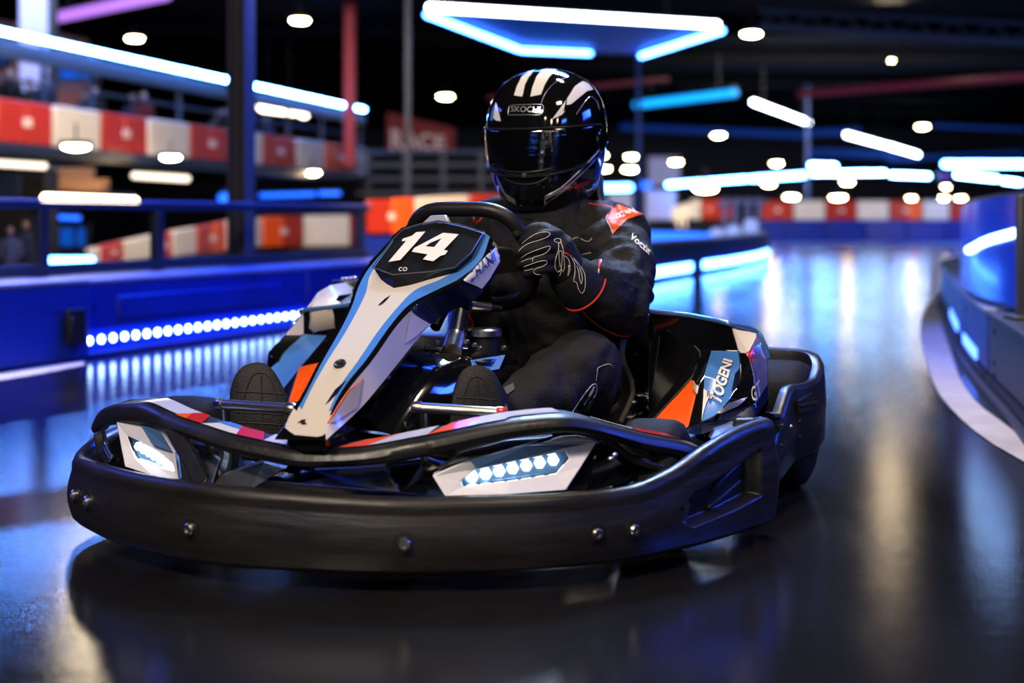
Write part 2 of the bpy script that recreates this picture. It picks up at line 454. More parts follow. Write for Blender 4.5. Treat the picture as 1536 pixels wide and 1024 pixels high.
MB().box(cp + UP * (CEIL / 2), (.085, .012, CEIL), (BD, BN, UP)).box(cp + UP * (CEIL / 2) + BN * .06, (.125, .014, CEIL), (BD, BN, UP)).box(cp + UP * (CEIL / 2) - BN * .06, (.125, .014, CEIL), (BD, BN, UP)).box(cp + UP * (CEIL / 2), (.016, .12, CEIL), (BD, BN, UP)).build('shaft', M('column_steel', (.11, .105, .10), .5), cl, bevel=.004)
MB().box(cp + UP * .01, (.26, .24, .02), (BD, BN, UP)).build('base_plate', mSteel, cl, bevel=.003)
# ================================================================ NEON TUBES
def neon(p, q, r, mat, label, name='glow_tube', cat='light', group='neon tubes under the roof', housing=True):  # also draws a dim beam and pipe as glowing tubes; low tubes lack hangers
    p = V(p); q = V(q); c = (p + q) / 2
    e = empty(name, c, label, cat, group)
    MB().tube([p, p.lerp(q, .5), q], r, 10, round_ends=True).build('tube', mat, e, sharp=180)
    if housing:
        d = (q - p).normalized(); s = d.cross(UP).normalized(); u = s.cross(d)
        MB().box(c + u * (r * 1.25), ((q - p).length, r * 1.5, r * .7), (d, s, u)).build('housing', mSteel, e, bevel=.006)
        if c.z > 2.9 and 'frame' not in label:
            for f in (.15, .85):
                h = p.lerp(q, f); MB().tube([h + u * r * 1.5, V((h.x, h.y, CEIL))], .008, 6).build('hanger', mSteel, e)
    return e
def atz(px, py, z):
    return at(px, py, (z - CH) * F / (HZ - py))
neon(atz(645, 11, 3.6), atz(1075, 37, 3.6), .048, W_NEON, 'long white neon tube nearest the ceiling, front edge of the hanging light frame')
neon(atz(640, 22, 3.6), atz(777, 74, 3.6), .04, B_NEON, 'blue-white neon tube slanting down, left edge of the hanging light frame')
neon(atz(782, 75.5, 3.6), atz(885, 80, 3.6), .04, B_NEON, 'short blue-white neon tube above the driver\'s helmet, back of the light frame')
neon(atz(962, 84, 3.6), atz(1083, 46, 3.6), .043, B_NEON, 'blue-white neon tube slanting up, right edge of the hanging light frame')
neon(atz(955, 157, 3.6), atz(1102, 139, 3.6), .10, C_NEON, 'saturated cyan neon tube right of the driver\'s helmet')
neon(atz(1130, 153, 3.4), atz(1213, 184, 3.4), .055, W_NEON, 'short white neon tube slanting down, right of the cyan tube')
neon(atz(1270, 202, 3.2), atz(1325, 217, 3.2), .065, W_NEON, 'first of two white neon tubes end to end, above the far track')
neon(atz(1330, 218, 3.2), atz(1377, 232, 3.2), .07, W_NEON, 'second of two white neon tubes end to end, lower one above the far track')
neon(atz(80, 27, 3.8), atz(250, -8, 3.8), .085, P_NEON, 'violet neon tube slanting up by the pale blue pillar')
neon(at(1200, 141, 30), at(1560, 113, 24), .075, PR_GLOW, 'dim purple-red steel beam with painted glow under the dark roof', housing=False)  # a steel beam; weak emission stands in for light on it
neon(at(735, 147, 34), at(1000, 118, 34), .06, PR_GLOW, 'dim red pipe light behind the driver\'s helmet', housing=False)  # a pipe, no lamp; its dim red light is painted as emission
neon(at(1003, 277, 45), at(1120, 268, 45), .07, F_NEON, 'long blue-white light band over the inner island, far behind', group='far light bands')
neon(at(1128, 268, 45), at(1212, 262, 45), .08, F_NEON, 'blue-white light band joining the island band, far behind', group='far light bands')
neon(at(1221, 260, 45), at(1326, 259, 45), .065, I_NEON, 'brightest white light band over the far red-white barrier', group='far light bands')
neon(at(1338, 262, 45), at(1392, 264, 45), .065, I_NEON, 'short white light band left of the small violet screen', group='far light bands')
neon(at(1216, 248, 46), at(1252, 249, 46), .07, I_NEON, 'short white lamp above the long far light band', group='far light bands')
neon(at(1418, 246, 38), at(1560, 246, 38), .08, F_NEON, 'blue-white light band above the acrylic screen', group='far light bands')
neon(at(1436, 262, 40), at(1494, 268, 40), .065, I_NEON, 'lower white light row above the acrylic screen', group='far light bands')
neon(at(1506, 271, 40), at(1530, 274, 40), .06, I_NEON, 'short end piece of the light row above the acrylic screen', group='far light bands')
neon(at(900, 282, 40), at(944, 281, 40), .10, B_NEON, 'blue-white light just right of the driver\'s neck', group='far light bands')
neon(at(960, 278, 40), at(972, 278, 40), .11, B_NEON2, 'small blue light right of the driver\'s neck light', group='far light bands')
neon(at(392, 293, 26), at(470, 291, 26), .04, B_NEON2, 'blue neon tube seen beneath the balcony, right of the column', group='lights under the balcony')
neon(at(480, 290, 26), at(508, 290, 26), .04, B_NEON2, 'short blue neon tube beneath the balcony\'s far end', group='lights under the balcony')
neon(at(335, 297, 22), at(352, 296, 22), .08, B_NEON2, 'small blue light left of the column, under the balcony', group='lights under the balcony')
neon(at(74, 391, 11), at(135, 391, 11), .035, B_NEON, 'short blue-white tube low behind the railing', group='lights under the balcony')
neon(at(75, 325, 18), at(118, 327, 18), .03, B_NEON2, 'thin blue light just under the railing', group='lights under the balcony')
neon(at(-30, 243, 13), at(66, 249, 13), .032, WARM3, 'dim warm tube under the balcony, above the dark kiosk', group='lights under the balcony')
neon(at(202, 263, 14), at(280, 268, 14), .035, WARM3, 'dim warm tube under the balcony, left of the column', group='lights under the balcony')
neon(at(70, 298, 10.5), at(200, 303, 10.5), .042, WARM2, 'bright warm tube just above the railing', group='lights under the balcony')
neon(at(394, 160, 30), at(440, 166, 30), .10, WARM2, 'warm tube over the balcony spectators, right of the column', group='lights on the balcony')
neon(at(452, 171, 30), at(457, 172, 30), .07, WARM2, 'small warm lamp beside the warm balcony tube', group='lights on the balcony')
# ================================================================ WARM CEILING LAMPS
LAMPS = [(202, 58, 27, .17, 'warm ceiling lamp over the balcony, below the violet tube'), (450, 31, 24, .17, 'warm ceiling lamp right of the steel column'),
         (668, 145, 34, .19, 'warm ceiling lamp left of the driver\'s helmet'), (1127, 51, 26, .19, 'warm ceiling lamp at the corner of the neon frame'),
         (1337, 91, 34, .07, 'small bare lamp under the dark roof'), (1384, 190, 48, .22, 'warm lamp above the second pair tube'),
         (1078, 203, 46, .22, 'warm lamp over the inner island, below the cyan tube'), (1165, 245, 50, .21, 'warm lamp over the far light bands, middle'),
         (1014, 243, 48, .22, 'warm lamp just above the island light band'), (947, 235, 44, .20, 'upper warm lamp beside the blue pole'),
         (945, 254, 42, .24, 'lower warm lamp beside the blue pole'), (905, 253, 42, .22, 'warm lamp touching the helmet\'s right rim'),
         (903, 233, 46, .17, 'small warm lamp at the helmet\'s right rim'), (1058, 283, 38, .34, 'warm lamp in front of the island light band'),
         (1153, 276, 42, .20, 'warm lamp below the island light band'), (1271, 273, 42, .20, 'warm lamp below the brightest light band'),
         (1257, 296, 44, .26, 'soft lamp low over the far white panel'), (1187, 295, 44, .24, 'soft lamp low over the far red panel'),
         (1367, 297, 41, .14, 'small lamp on top of the far orange panel'), (1416, 297, 41, .14, 'small lamp on the far barrier, second from the screen'),
         (1441, 297, 41, .15, 'small lamp on the far barrier next to the acrylic screen'), (1419, 280, 43, .12, 'small dim lamp over the far barrier\'s end'),
         (114, 220, 15.5, .16, 'warm lamp under the balcony, beneath the first white panel'), (256, 236, 19, .14, 'warm lamp under the balcony, beneath the second white panel'),
         (468, 259, 25, .15, 'warm lamp under the balcony right of the column'), (381, 249, 24, .08, 'tiny warm lamp right against the column'),
         (124, 105, 24, .14, 'soft lamp behind the balcony spectators, near the blue glass'), (205, 107, 27, .12, 'small soft lamp behind the balcony strip')]
def lamp_proto():
    e = empty('hanging_lamp', (0, 0, 0))
    MB().box((0, 0, .22), (1.9, 1.5, .36)).build('housing', mSteel, e, bevel=.08)
    MB().lathe((0, 0, .05), (0, 0, -1), [(0, .86), (.10, .84), (.2, .6), (.26, .25)], 20).build('diffuser', WARM, e)
    MB().tube([(0, 0, .38), (0, 0, 1.6)], .07, 6).build('stem', mSteel, e)
    return e
def dup(root, loc, scale=1.0, rz=0.0, label=None, group=None):
    r = root.copy(); COL.objects.link(r); r.location = loc; r.scale = (scale,) * 3; r.rotation_euler = (0, 0, rz)
    if label: r['label'] = label
    if group: r['group'] = group
    for ch in list(root.children):
        c = ch.copy(); COL.objects.link(c); c.parent = r; c.matrix_parent_inverse = ch.matrix_parent_inverse.copy()
        for g in ch.children:
            d = g.copy(); COL.objects.link(d); d.parent = c; d.matrix_parent_inverse = g.matrix_parent_inverse.copy()
    return r
lp = None
for px, py, D, r, lab in LAMPS:
    if lp is None:
        lp = lamp_proto(); tag(lp, lab, 'lamp', 'warm ceiling lamps'); lp.location = at(px, py, D); lp.scale = (r,) * 3; lamp0 = lp
    else:
        dup(lamp0, at(px, py, D), r, label=lab)
# ================================================================ BALCONY
def bal_pt(px, z, back=0.0):
    a = V((-5.76, 16, 0)); d = V((2.86, 11.7, 0)); k = (px - 768) / F
    t = (k * a.y - a.x) / (d.x - k * d.y); p = a + d * t
    n = V((-d.y, d.x, 0)).normalized()
    return V((p.x, p.y, z)) + n * back
BZ0, BZ1 = 1.53, 2.03
PANELS = [(-75, 0 - 3, 'w', 'white padded panel on the balcony front, cut by the frame edge'), (-2, 79, 'r', 'red double padded panel with badge, first on the balcony front'),
          (81, 152, 'w', 'white padded panel on the balcony front, after the first red one'), (154, 222, 'r', 'red double padded panel on the balcony front, middle of those left of the column'),
          (224, 286, 'w', 'second white padded panel on the balcony front, left of the column'), (287, 348, 'r', 'red double padded panel on the balcony front, touching the column'),
          (349, 395, 'w', 'white padded panel on the balcony front, half behind the column'), (396, 445, 'r', 'red double padded panel on the balcony front, right of the column'),
          (446, 488, 'w', 'pinkish white padded panel on the balcony front, right of the column'), (489, 532, 'o', 'orange and red padded panel near the balcony\'s end'),
          (533, 551, 'w', 'narrow white panel at the balcony\'s far end')]
def pad_panel(f, z0, z1, x0, x1, colr, label, group, th=.06, zf=None, stand=False):
    """padded barrier panel between photo columns x0, x1 on the vertical surface F(px, z, back)"""
    z0a, z0b, z1a, z1b = zf if zf else (z0, z0, z1, z1)
    a0, b0 = f(x0, z0a, 0), f(x1, z0b, 0); a1, b1 = f(x0, z1a, 0), f(x1, z1b, 0)
    nrm = (f(x0, z0a, 1) - f(x0, z0a, 0)).normalized()
    e = empty('padded_panel', (a0 + b0) / 2, label, 'barrier panel', group)
    def piece(t0, t1, name, mat):
        q = [a0.lerp(b0, t0), a0.lerp(b0, t1), a1.lerp(b1, t1), a1.lerp(b1, t0)]
        MB().prism(q, nrm * th).build(name, mat, e, bevel=.018)
    if stand:
        for q in (.2, .8):
            m = a0.lerp(b0, q) + nrm * th * .5; MB().box((m.x, m.y, m.z / 2), (.06, .04, m.z)).build('post', mSteel, e)
    if colr == 'w': piece(.01, .99, 'pad', mWhite)
    else:
        piece(.01, .49, 'pad', mOrange if colr == 'o' else mRed); piece(.51, .99, 'pad', mRed if colr != 'oo' else mOrange)
        c = (a0 + b0 + a1 + b1) / 4 - nrm * .012; w = (b0 - a0).length
        MB().box(c, (w * .16, .02, (a1 - a0).length * .22), ((b0 - a0).normalized(), nrm, UP)).build('badge', mBadge, e, bevel=.006)
    return e
for x0, x1, c, lab in PANELS:
    pad_panel(bal_pt, BZ0, BZ1, x0, x1, c, lab, 'padded panels on the balcony front')
# balcony slab, roof over it, LED line, glazing behind
def slab(name, px0, px1, z0, z1, d0, d1, mat):
    q = [bal_pt(px0, z0, d0), bal_pt(px1, z0, d0), bal_pt(px1, z0, d1), bal_pt(px0, z0, d1)]
    o = MB().prism(q, UP * (z1 - z0)).build(name, mat, smooth=False); o['kind'] = 'structure'; return o
slab('floor_balcony', -120, 552, 1.38, 1.52, .02, 7, mSteel)
slab('trim_1', -120, 552, 1.44, 1.53, -.04, .02, mSteelBlue)
for px0, px1, lab in ((-60, 343, 'long ice-blue light line over the balcony, left of the column'), (378, 546, 'ice-blue light line over the balcony, right of the column')):
    neon(bal_pt(px0, 2.78), bal_pt(px1, 2.78), .030, L_NEON, lab, name='hanging_light_line', group='light lines over the balcony', housing=False)
slab('trim_2', -120, 552, 2.50, 2.70, .05, .12, mSteel)
bp_ = empty('balcony_frame', bal_pt(200, 1.53, .1), 'slim steel posts and rail carrying the light line over the balcony', 'frame')
for px in (-70, 76, 147, 278, 440, 490, 548):
    p = bal_pt(px, 0, .1); MB().box((p.x, p.y, 2.15), (.05, .05, 1.25)).build('post', mSteelBlue, bp_)
MB().tube([bal_pt(-120, 2.27, .1), bal_pt(200, 2.27, .1), bal_pt(552, 2.27, .1)], .02, 8).build('hand_rail', mSteel, bp_)
# end pillars and back wall of the balcony
mPink = M('pinkish_wall', (.42, .20, .18), .7, var=(1.2, (.30, .11, .10)))
o = MB().prism([bal_pt(380, 2.0, 5.5), bal_pt(524, 2.0, 5.5), bal_pt(524, 4.2, 5.5), bal_pt(380, 4.2, 5.5)], (0, .1, 0)).build('wall_balcony', mPink, smooth=False); o['kind'] = 'structure'
pc = at(525, 60, 26); o = MB().box((pc.x, pc.y, 3.1), (.2, .2, 3)).build('pillar', M('red_pillar_glow', (.45, .03, .03), .5, emit=(.5, .03, .03), es=.05), bevel=.01); tag(o, 'red square pillar at the far end of the balcony', 'pillar')  # pillar is no lamp; faint emission stands in for light on it
pc = at(55, 60, 20.5); o = MB().box((pc.x, pc.y, CEIL / 2), (.42, .3, CEIL - .02)).build('pillar', M('pale_pillar', (.42, .40, .62), .55), bevel=.02); tag(o, 'thick pale pillar lit violet-blue behind the balcony light line', 'pillar')
mScreen = M('blue_lit_glass', (.01, .06, .3), .2, emit=(.01, .16, .8), es=.55)
for x0, x1, y0, y1, D, lab in ((88, 146, 86, 122, 23, 'blue lit window behind the balcony spectators'), (88, 132, 338, 372, 22, 'blue lit window low behind the railing'),
                               (0, 16, 78, 100, 23, 'blue lit window by the frame edge behind the balcony'), (1408, 1428, 258, 270, 44, 'small violet screen between the far light bands')):
    e = empty('lit_window', at((x0 + x1) / 2, (y0 + y1) / 2, D), lab, 'window')
    a, b_ = at(x0, y1, D), at(x1, y0, D)
    MB().box((a + b_) / 2, (b_.x - a.x, .04, b_.z - a.z)).build('glass', mScreen if x0 < 1000 else M('violet_screen', (.1, .05, .3), .3, emit=(.25, .12, .8), es=.5), e)
    w, h = b_.x - a.x, b_.z - a.z; c = (a + b_) / 2
    fb = MB()
    for dx, dz, sx, sz in ((0, h / 2, w + .1, .06), (0, -h / 2, w + .1, .06), (w / 2, 0, .06, h + .1), (-w / 2, 0, .06, h + .1), (w * .1, 0, .04, h)):
        fb.box(c + V((dx, -.02, dz)), (sx, .08, sz))
    fb.build('frame', mSteel, e)
# kiosk under the balcony
kp = at(20, 300, 14); ke = empty('kiosk', (kp.x, kp.y, 0), 'dark square kiosk under the balcony behind the railing', 'kiosk')
MB().box((kp.x - .35, kp.y + .2, .575), (1.35, .4, 1.15)).build('body', mBlack, ke, bevel=.02)
MB().box((kp.x - .35, kp.y + .2, 1.17), (1.38, .44, .03)).build('roof', mSteel, ke, bevel=.01)
MB().box((kp.x - .2, kp.y - .012, .95), (.55, .03, .3)).build('hatch', mSteelBlue, ke, bevel=.008)
# wooden shelf units lit warm under the balcony
mWood = M('warm_board', (.30, .17, .09), .6, var=(3, (.2, .1, .05)))
for i, (x0, x1, y, D) in enumerate(((70, 138, 265, 17), (70, 160, 282, 16.4))):
    a, b_ = at(x0, y, D), at(x1, y, D)
    o = MB().box((a + b_) / 2, (b_.x - a.x, .25, .09)).box((a + b_) / 2 + V((0, .1, .06)), (b_.x - a.x, .05, .10)).build('shelf_board', mWood, bevel=.006)
    tag(o, ('upper' if i == 0 else 'lower') + ' warm-lit wooden shelf board under the balcony', 'shelf')
# ================================================================ MIDDLE-DISTANCE RED AND WHITE BARRIERS
def path_surface(pts):
    """pts: (px, D) knots of a wall; returns F(px, z, back)"""
    tab = sorted(pts)
    def f(px, z, back=0.0):
        D = interp(tab, px)[0]; D2 = interp(tab, px + 2)[0]
        p = at(px, HZ, D); q = at(px + 2, HZ, D2); d = q - p; n = V((-d.y, d.x, 0)).normalized()
        return V((p.x, p.y, z)) + n * back
    return f
fm = path_surface([(120, 13.0), (240, 15.5), (352, 19), (420, 21), (540, 21.5)])
MID = [(136, 152, 'w', 372, 370, 398, 394, 'white padded panel low on the ramp behind the short blue-white tube'), (153, 186, 'r', 368, 361, 396, 390, 'red padded panel on the ramp, left of the railing post'),
       (187, 230, 'w', 361, 352, 393, 387, 'white padded panel on the ramp, against the railing post'), (231, 259, 'r', 352, 347, 389, 384, 'red padded panel on the ramp, half behind the railing post'),
       (260, 296, 'w', 346, 340, 386, 381, 'pinkish white padded panel on the ramp, left of the column'), (297, 340, 'oo', 340, 332, 382, 377, 'orange padded panel on the ramp, left of the column'),
       (341, 394, 'w', 331, 326, 376, 370, 'white padded panel behind the steel column'), (395, 454, 'o', 325, 323, 371, 370, 'orange-red double padded panel right of the column'),
       (455, 526, 'w', 323, 322, 370, 369, 'wide white padded panel right of the column'), (527, 534, 'r', 322, 322, 369, 369, 'thin red panel end at the railing post')]
for x0, x1, c, yt0, yt1, yb0, yb1, lab in MID:
    zz = []
    for x, y in ((x0, yb0), (x1, yb1), (x0, yt0), (x1, yt1)):
        zz.append(CH - (y - HZ) / F * fm(x, 0).y)
    pad_panel(fm, 0, 0, x0, x1, c, lab, 'padded panels beyond the left railing', zf=zz)
rb = MB()
rows = [[], []]
for i in range(30):
    px = 120 + i * 14.3; zb = CH - (interp([(120, 400), (352, 378), (420, 371), (540, 369)], px)[0] - HZ) / F * fm(px, 0).y
    rows[0].append(fm(px, 0, .1)); rows[1].append(fm(px, zb + .05, .1))
rb.loft(rows).build('wall_ramp', mSteel, sharp=180)['kind'] = 'structure'
fo = path_surface([(545, 13), (640, 13.3), (760, 13.8)])
for x0, x1, c, yt0, yt1, yb, lab in ((550, 622, 'oo', 300, 296, 351, 'bright orange double padded panel left of the steering wheel'), (623, 705, 'w', 296, 291, 348, 'white padded panel behind the steering wheel'),
                                     (706, 780, 'r', 291, 292, 346, 'red padded panel behind the steering wheel and helmet')):
    zz = [CH - (y - HZ) / F * fo(x, 0).y for x, y in ((x0, yb), (x1, yb), (x0, yt0), (x1, yt1))]
    pad_panel(fo, 0, 0, x0, x1, c, lab, 'padded panels behind the steering wheel', zf=zz)
o = MB().prism([fo(545, 0, .05), fo(790, 0, .05), fo(790, .58, .05), fo(545, .58, .05)], (0, .15, 0)).build('wall_middle', mBlock, smooth=False); o['kind'] = 'structure'
# dark grandstand of rails behind the orange panel
gs = empty('grandstand_frame', at(640, 270, 30) * 1, 'dark scaffold stand with rails behind the orange panel', 'stand')
for px in (552, 608, 665, 722, 775):
    a = at(px, 225, 28); MB().box((a.x, a.y, (a.z) / 2), (.1, .1, a.z)).build('upright', mSteel, gs)
for y, nm in ((228, 'rail'), (247, 'rail'), (268, 'rail'), (290, 'rail')):
    MB().box((at(660, y, 28)), (3.3, .08, .09)).build(nm, mSteelBlue if y == 228 else mSteel, gs)
for i, y in enumerate((255, 280)):
    MB().box(at(660, y, 29), (3.2, 1.2, .06)).build('bench', mBlack, gs)
# red sign
se = empty('wall_sign', at(630, 195, 33), 'red wall sign with big white letters left of the helmet', 'sign')
MB().prism([at(580, 228, 33), at(682, 226, 33), at(682, 192, 33), at(580, 168, 33)], (0, .08, 0)).build('board', M('red_sign', (.35, .015, .02), .5, emit=(.4, .01, .02), es=.02), se, smooth=False)
text_on('lettering', 'RACE', [at(586, 226, 32.9), at(668, 224, 32.9), at(668, 204, 32.9), at(586, 192, 32.9)], M('sign_white', (.8, .7, .7), .5, emit=(.9, .7, .7), es=.12), se, bold=.03)
# slim poles to the roof
for px, D, w, mat, lab in ((612, 22, .09, mSteel, 'slim dark pole left of the helmet'), (958, 30, .10, M('pole_painted_blue_lit', (.06, .13, .4), .4), 'slim blue pole right of the helmet, under the cyan tube'),  # blue light falling on the poles is put into their base colour
                          (1211, 40, .10, MATS['pole_painted_blue_lit'], 'slim blue pole above the far light bands'), (80, 19.5, .10, mBlack, 'black pole beside the pale pillar')):
    p = at(px, HZ, D); e = empty('roof_pole', (p.x, p.y, 0), lab, 'pole')
    MB().box((p.x, p.y, CEIL / 2), (w, w, CEIL - .02)).build('shaft', mat, e, bevel=.008); MB().box((p.x, p.y, .02), (w * 2.2, w * 2.2, .03)).build('base_plate', mat, e); MB().box((p.x, p.y, CEIL - .05), (w * 2.2, w * 2.2, .03)).build('top_plate', mat, e)
tb = empty('roof_truss', at(1350, 55, 24), 'pale grey roof truss crossing the dark ceiling beside a warm lamp', 'truss')
a, b_ = at(1140, 40, 25), at(1580, 66, 22)
MB().tube([a, b_], .07, 8).build('lower_chord', M('grey_steel', (.06, .065, .085), .5), tb)
MB().tube([a + UP * .3, b_ + UP * .3], .05, 8).build('upper_chord', mSteel, tb)
for i in range(8):
    p = a.lerp(b_, i / 8); q = a.lerp(b_, (i + .5) / 8) + UP * .3; MB().tube([p, q], .03, 6).build('brace', mSteel, tb); MB().tube([q, a.lerp(b_, (i + 1) / 8)], .03, 6).build('brace', mSteel, tb)
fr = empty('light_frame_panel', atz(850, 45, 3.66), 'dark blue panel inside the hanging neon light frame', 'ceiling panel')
MB().prism([atz(648, 14, 3.68), atz(1075, 40, 3.68), atz(962, 82, 3.68), atz(885, 80, 3.68), atz(778, 75, 3.68)], (0, 0, .06)).build('panel', M('panel_blue_glow', (.02, .10, .5), .5, emit=(.0, .05, .32), es=.30), fr, smooth=False)  # blue light of the neon on the panel put in as weak emission
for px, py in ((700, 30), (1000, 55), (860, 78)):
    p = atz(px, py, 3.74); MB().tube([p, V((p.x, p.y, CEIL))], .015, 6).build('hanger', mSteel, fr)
# ================================================================ FAR BARRIER
ff = path_surface([(1100, 39.5), (1290, 40), (1460, 39.5)])
for x0, x1, c, lab in ((1143, 1190, 'r', 'red padded panel at the near end of the far barrier'), (1191, 1238, 'w', 'white padded panel on the far barrier, after the first red one'), (1239, 1285, 'r', 'red padded panel on the far barrier beneath the soft lamp'),
                       (1286, 1334, 'w', 'white padded panel in the middle of the far barrier'), (1335, 1383, 'oo', 'orange padded panel on the far barrier'), (1384, 1424, 'w', 'white padded panel on the far barrier, by the acrylic screen'),
                       (1425, 1470, 'r', 'dark red padded panel on the far barrier, cut by the acrylic screen')):
    pad_panel(ff, .60, 1.14, x0, x1, c, lab, 'padded panels on the far barrier', th=.1)
for i in range(6):
    x0 = 1120 + i * 60; q = [ff(x0, 0, .02), ff(x0 + 59, 0, .02), ff(x0 + 59, .6, .02), ff(x0, .6, .02)]
    o = MB().prism(q, (0, .5, 0)).build('barrier_block', mBlock, bevel=.02)
    tag(o, 'dark blue far barrier block under the %s' % ('first red panel', 'first white panel and red panel', 'second white panel', 'orange panel', 'last white panel', 'dark red panel')[i], 'barrier', 'far blue barrier blocks')
# ================================================================ INNER ISLAND
isl = [on_z(930, 436, 0), on_z(975, 425, 0), on_z(1045, 412, 0), on_z(1100, 402, 0), on_z(1138, 393, 0), on_z(1152, 385, 0), V((4.4, 26.5, 0)), V((3.6, 29, 0)), V((1.8, 31, 0))]
IP = cr(isl, 60)
def ribbon(path, z0, z1, out, th=.3):
    rows = []
    for i, p in enumerate(path):
        d = (path[min(i + 1, len(path) - 1)] - path[max(i - 1, 0)]).normalized(); n = V((d.y, -d.x, 0))
        rows.append([p + n * out + UP * z0, p + n * out + UP * z1, p + n * (out - th) + UP * z1, p + n * (out - th) + UP * z0])
    return rows
ie = empty('island_barrier', IP[20], 'curved blue island barrier with low light strip, right of the driver', 'barrier')
MB().loft(ribbon(IP, 0.0, .38, 0), closed=True, caps=True).build('body', mBlock, ie, sharp=30)
MB().loft(ribbon(IP, .38, .42, .02, .34), closed=True, caps=True).build('top_rim', mBlockTop, ie, sharp=30)
MB().loft(ribbon(IP[0:12], .06, .15, .012, .02), closed=True, caps=True).build('light_strip', B_NEON, ie, sharp=30)
MB().loft(ribbon(IP[13:34], .06, .15, .012, .02), closed=True, caps=True).build('light_strip', B_NEON, ie, sharp=30)
neon(at(960, 354, 19), at(1042, 356, 19), .075, B_NEON2, 'blue tube inside the island, right of the driver\'s arm', group='island lights')
neon(at(1052, 356, 20), at(1062, 356, 20), .07, B_NEON2, 'small blue lamp inside the island', group='island lights')
for i, (px, py) in enumerate(((1075, 357), (1100, 352), (1126, 342), (1018, 322), (1028, 318))):
    p = at(px, py, 22 + i); o = MB().lathe((p.x, p.y, p.z - .1), UP, [(.0 - p.z + .1 + .001 + (.46 if i < 3 else 0), .03), (-.01, .03), (0, .10), (.06, .13), (.2, .12), (.26, .05)], 14).build('marker_lamp', glow('marker_glow', (.4, .5, 1.0), .9) if i < 3 else glow('marker_warm', (1, .8, .6), 1.0))
    tag(o, ('pale blue marker lamp on the island, left one', 'pale blue marker lamp on the island, middle one', 'pale blue marker lamp at the island\'s tip', 'cream marker lamp above the blue island tube', 'cream marker lamp beside the dark red panels')[i], 'lamp', 'island lamps')
for x0, x1, c, lab in ((1035, 1052, 'w', 'small cream panel behind the island'), (1053, 1075, 'r', 'small dark red panel behind the island'), (1076, 1098, 'r', 'second small dark red panel behind the island')):
    pad_panel(path_surface([(900, 33), (1200, 35)]), .62, 1.1, x0, x1, c, lab, 'padded panels behind the island', stand=True)
ir = empty('island_railing', at(1110, 320, 27), 'pale curved railing with posts at the back of the island', 'railing')
for px in (1088, 1104, 1122, 1138):
    a = at(px, 345, 27); MB().tube([V((a.x, a.y, .43)), V((a.x, a.y, 1.05))], .06, 8).build('post', M('pale_steel', (.35, .38, .55), .4), ir)
MB().tube([at(1075, 308, 27), at(1110, 302, 27), at(1150, 303, 27)], .05, 8).build('rail', MATS['pale_steel'], ir)
# pale wall panels far behind the driver's shoulder
for x0, x1, y0, y1, D, lab in ((972, 1020, 235, 278, 52, 'pale wall panel above the shoulder of the driver'), (968, 1014, 285, 330, 46, 'pale lit display stand right of the driver\'s shoulder'), (912, 948, 290, 330, 46, 'pale lit display board right of the driver\'s collar')):
    a, b_ = at(x0, y1, D), at(x1, y0, D); e = empty('display_board', (a + b_) / 2, lab, 'display')
    MB().box((a + b_) / 2, (b_.x - a.x, .1, b_.z - a.z)).build('board', M('pale_board', (.45, .44, .6), .6, emit=(.4, .4, .62), es=.22), e, bevel=.02)
    for x in (a.x + .1, b_.x - .1): MB().box((x, D, a.z / 2 + .01), (.06, .06, max(.02, a.z))).build('support', mSteel, e)
# ================================================================ RIGHT BARRIER
rbase = [on_z(1640, 800, 0), on_z(1590, 710, 0), on_z(1536, 637, 0), on_z(1478, 573, 0), on_z(1444, 524, 0), on_z(1425, 480, 0), on_z(1416, 446, 0), V((4.75, 14.3, 0)), V((6.2, 15.8, 0)), V((8.0, 16.8, 0))]
RP = cr(rbase, 120)
def near(px):
    return min(range(len(RP)), key=lambda i: abs(proj(RP[i])[0] - px) if i < 92 else 1e9)
cuts = [0, near(1480), near(1446), near(1427), 86, 103, 119]
LABR = ['dark grey barrier block nearest the camera by the steel post', 'blue-grey barrier block with pale rim behind the dark grey one', 'short blue barrier block glowing at its foot, beside the white line',
        'blue barrier block at the bend of the right barrier', 'blue barrier block turning away behind the bend', 'last blue barrier block of the right bend']
for i in range(6):
    seg = RP[cuts[i]:cuts[i + 1] + 1]
    # leave a slim gap at the seam
    seg = [p.copy() for p in seg]; seg[-1] = seg[-1].lerp(seg[-2], .25); seg[0] = seg[0].lerp(seg[1], .1)
    e = empty('barrier_block', seg[len(seg) // 2], LABR[i], 'barrier', 'barrier blocks along the right bend')
    def rr(z0, z1, out, th):
        rows = []
        for k, p in enumerate(seg):
            d = (seg[min(k + 1, len(seg) - 1)] - seg[max(k - 1, 0)]).normalized(); n = V((-d.y, d.x, 0))
            rows.append([p + n * out + UP * z0, p + n * out + UP * z1, p + n * (out - th) + UP * z1, p + n * (out - th) + UP * z0])
        return rows
    h = .31 + .004 * i
    MB().loft(rr(.05, h - .02, 0, .45), closed=True, caps=True).build('body', mBlockGrey if i == 0 else mBlock, e, sharp=30, bevel=.01)
    MB().loft(rr(h - .02, h, .012, .48), closed=True, caps=True).build('top_rim', mBlockTop if i else mBlockGrey, e, sharp=30, bevel=.006)
    MB().loft(rr(0, .05, .02, .5), closed=True, caps=True).build('foot', mBlack, e, sharp=30)
    if i < 2:
        for z in (.24, .12, .07):
            k = len(seg) - 3; d = (seg[k] - seg[k - 1]).normalized(); n = V((-d.y, d.x, 0))
            MB().lathe(seg[k] + n * -.002 + UP * z, n, [(0, .014), (.006, .014), (.008, .008)], 12).build('bolt', mBlack, e)
    if i in (1, 2):
        seg2 = seg; rows = rr(.055, .10, .01, .012)
        MB().loft(rows[len(rows) // 3:], closed=True, caps=True).build('foot_light', glow('foot_blue', (.08, .2, 1.0), 5), e, sharp=30)
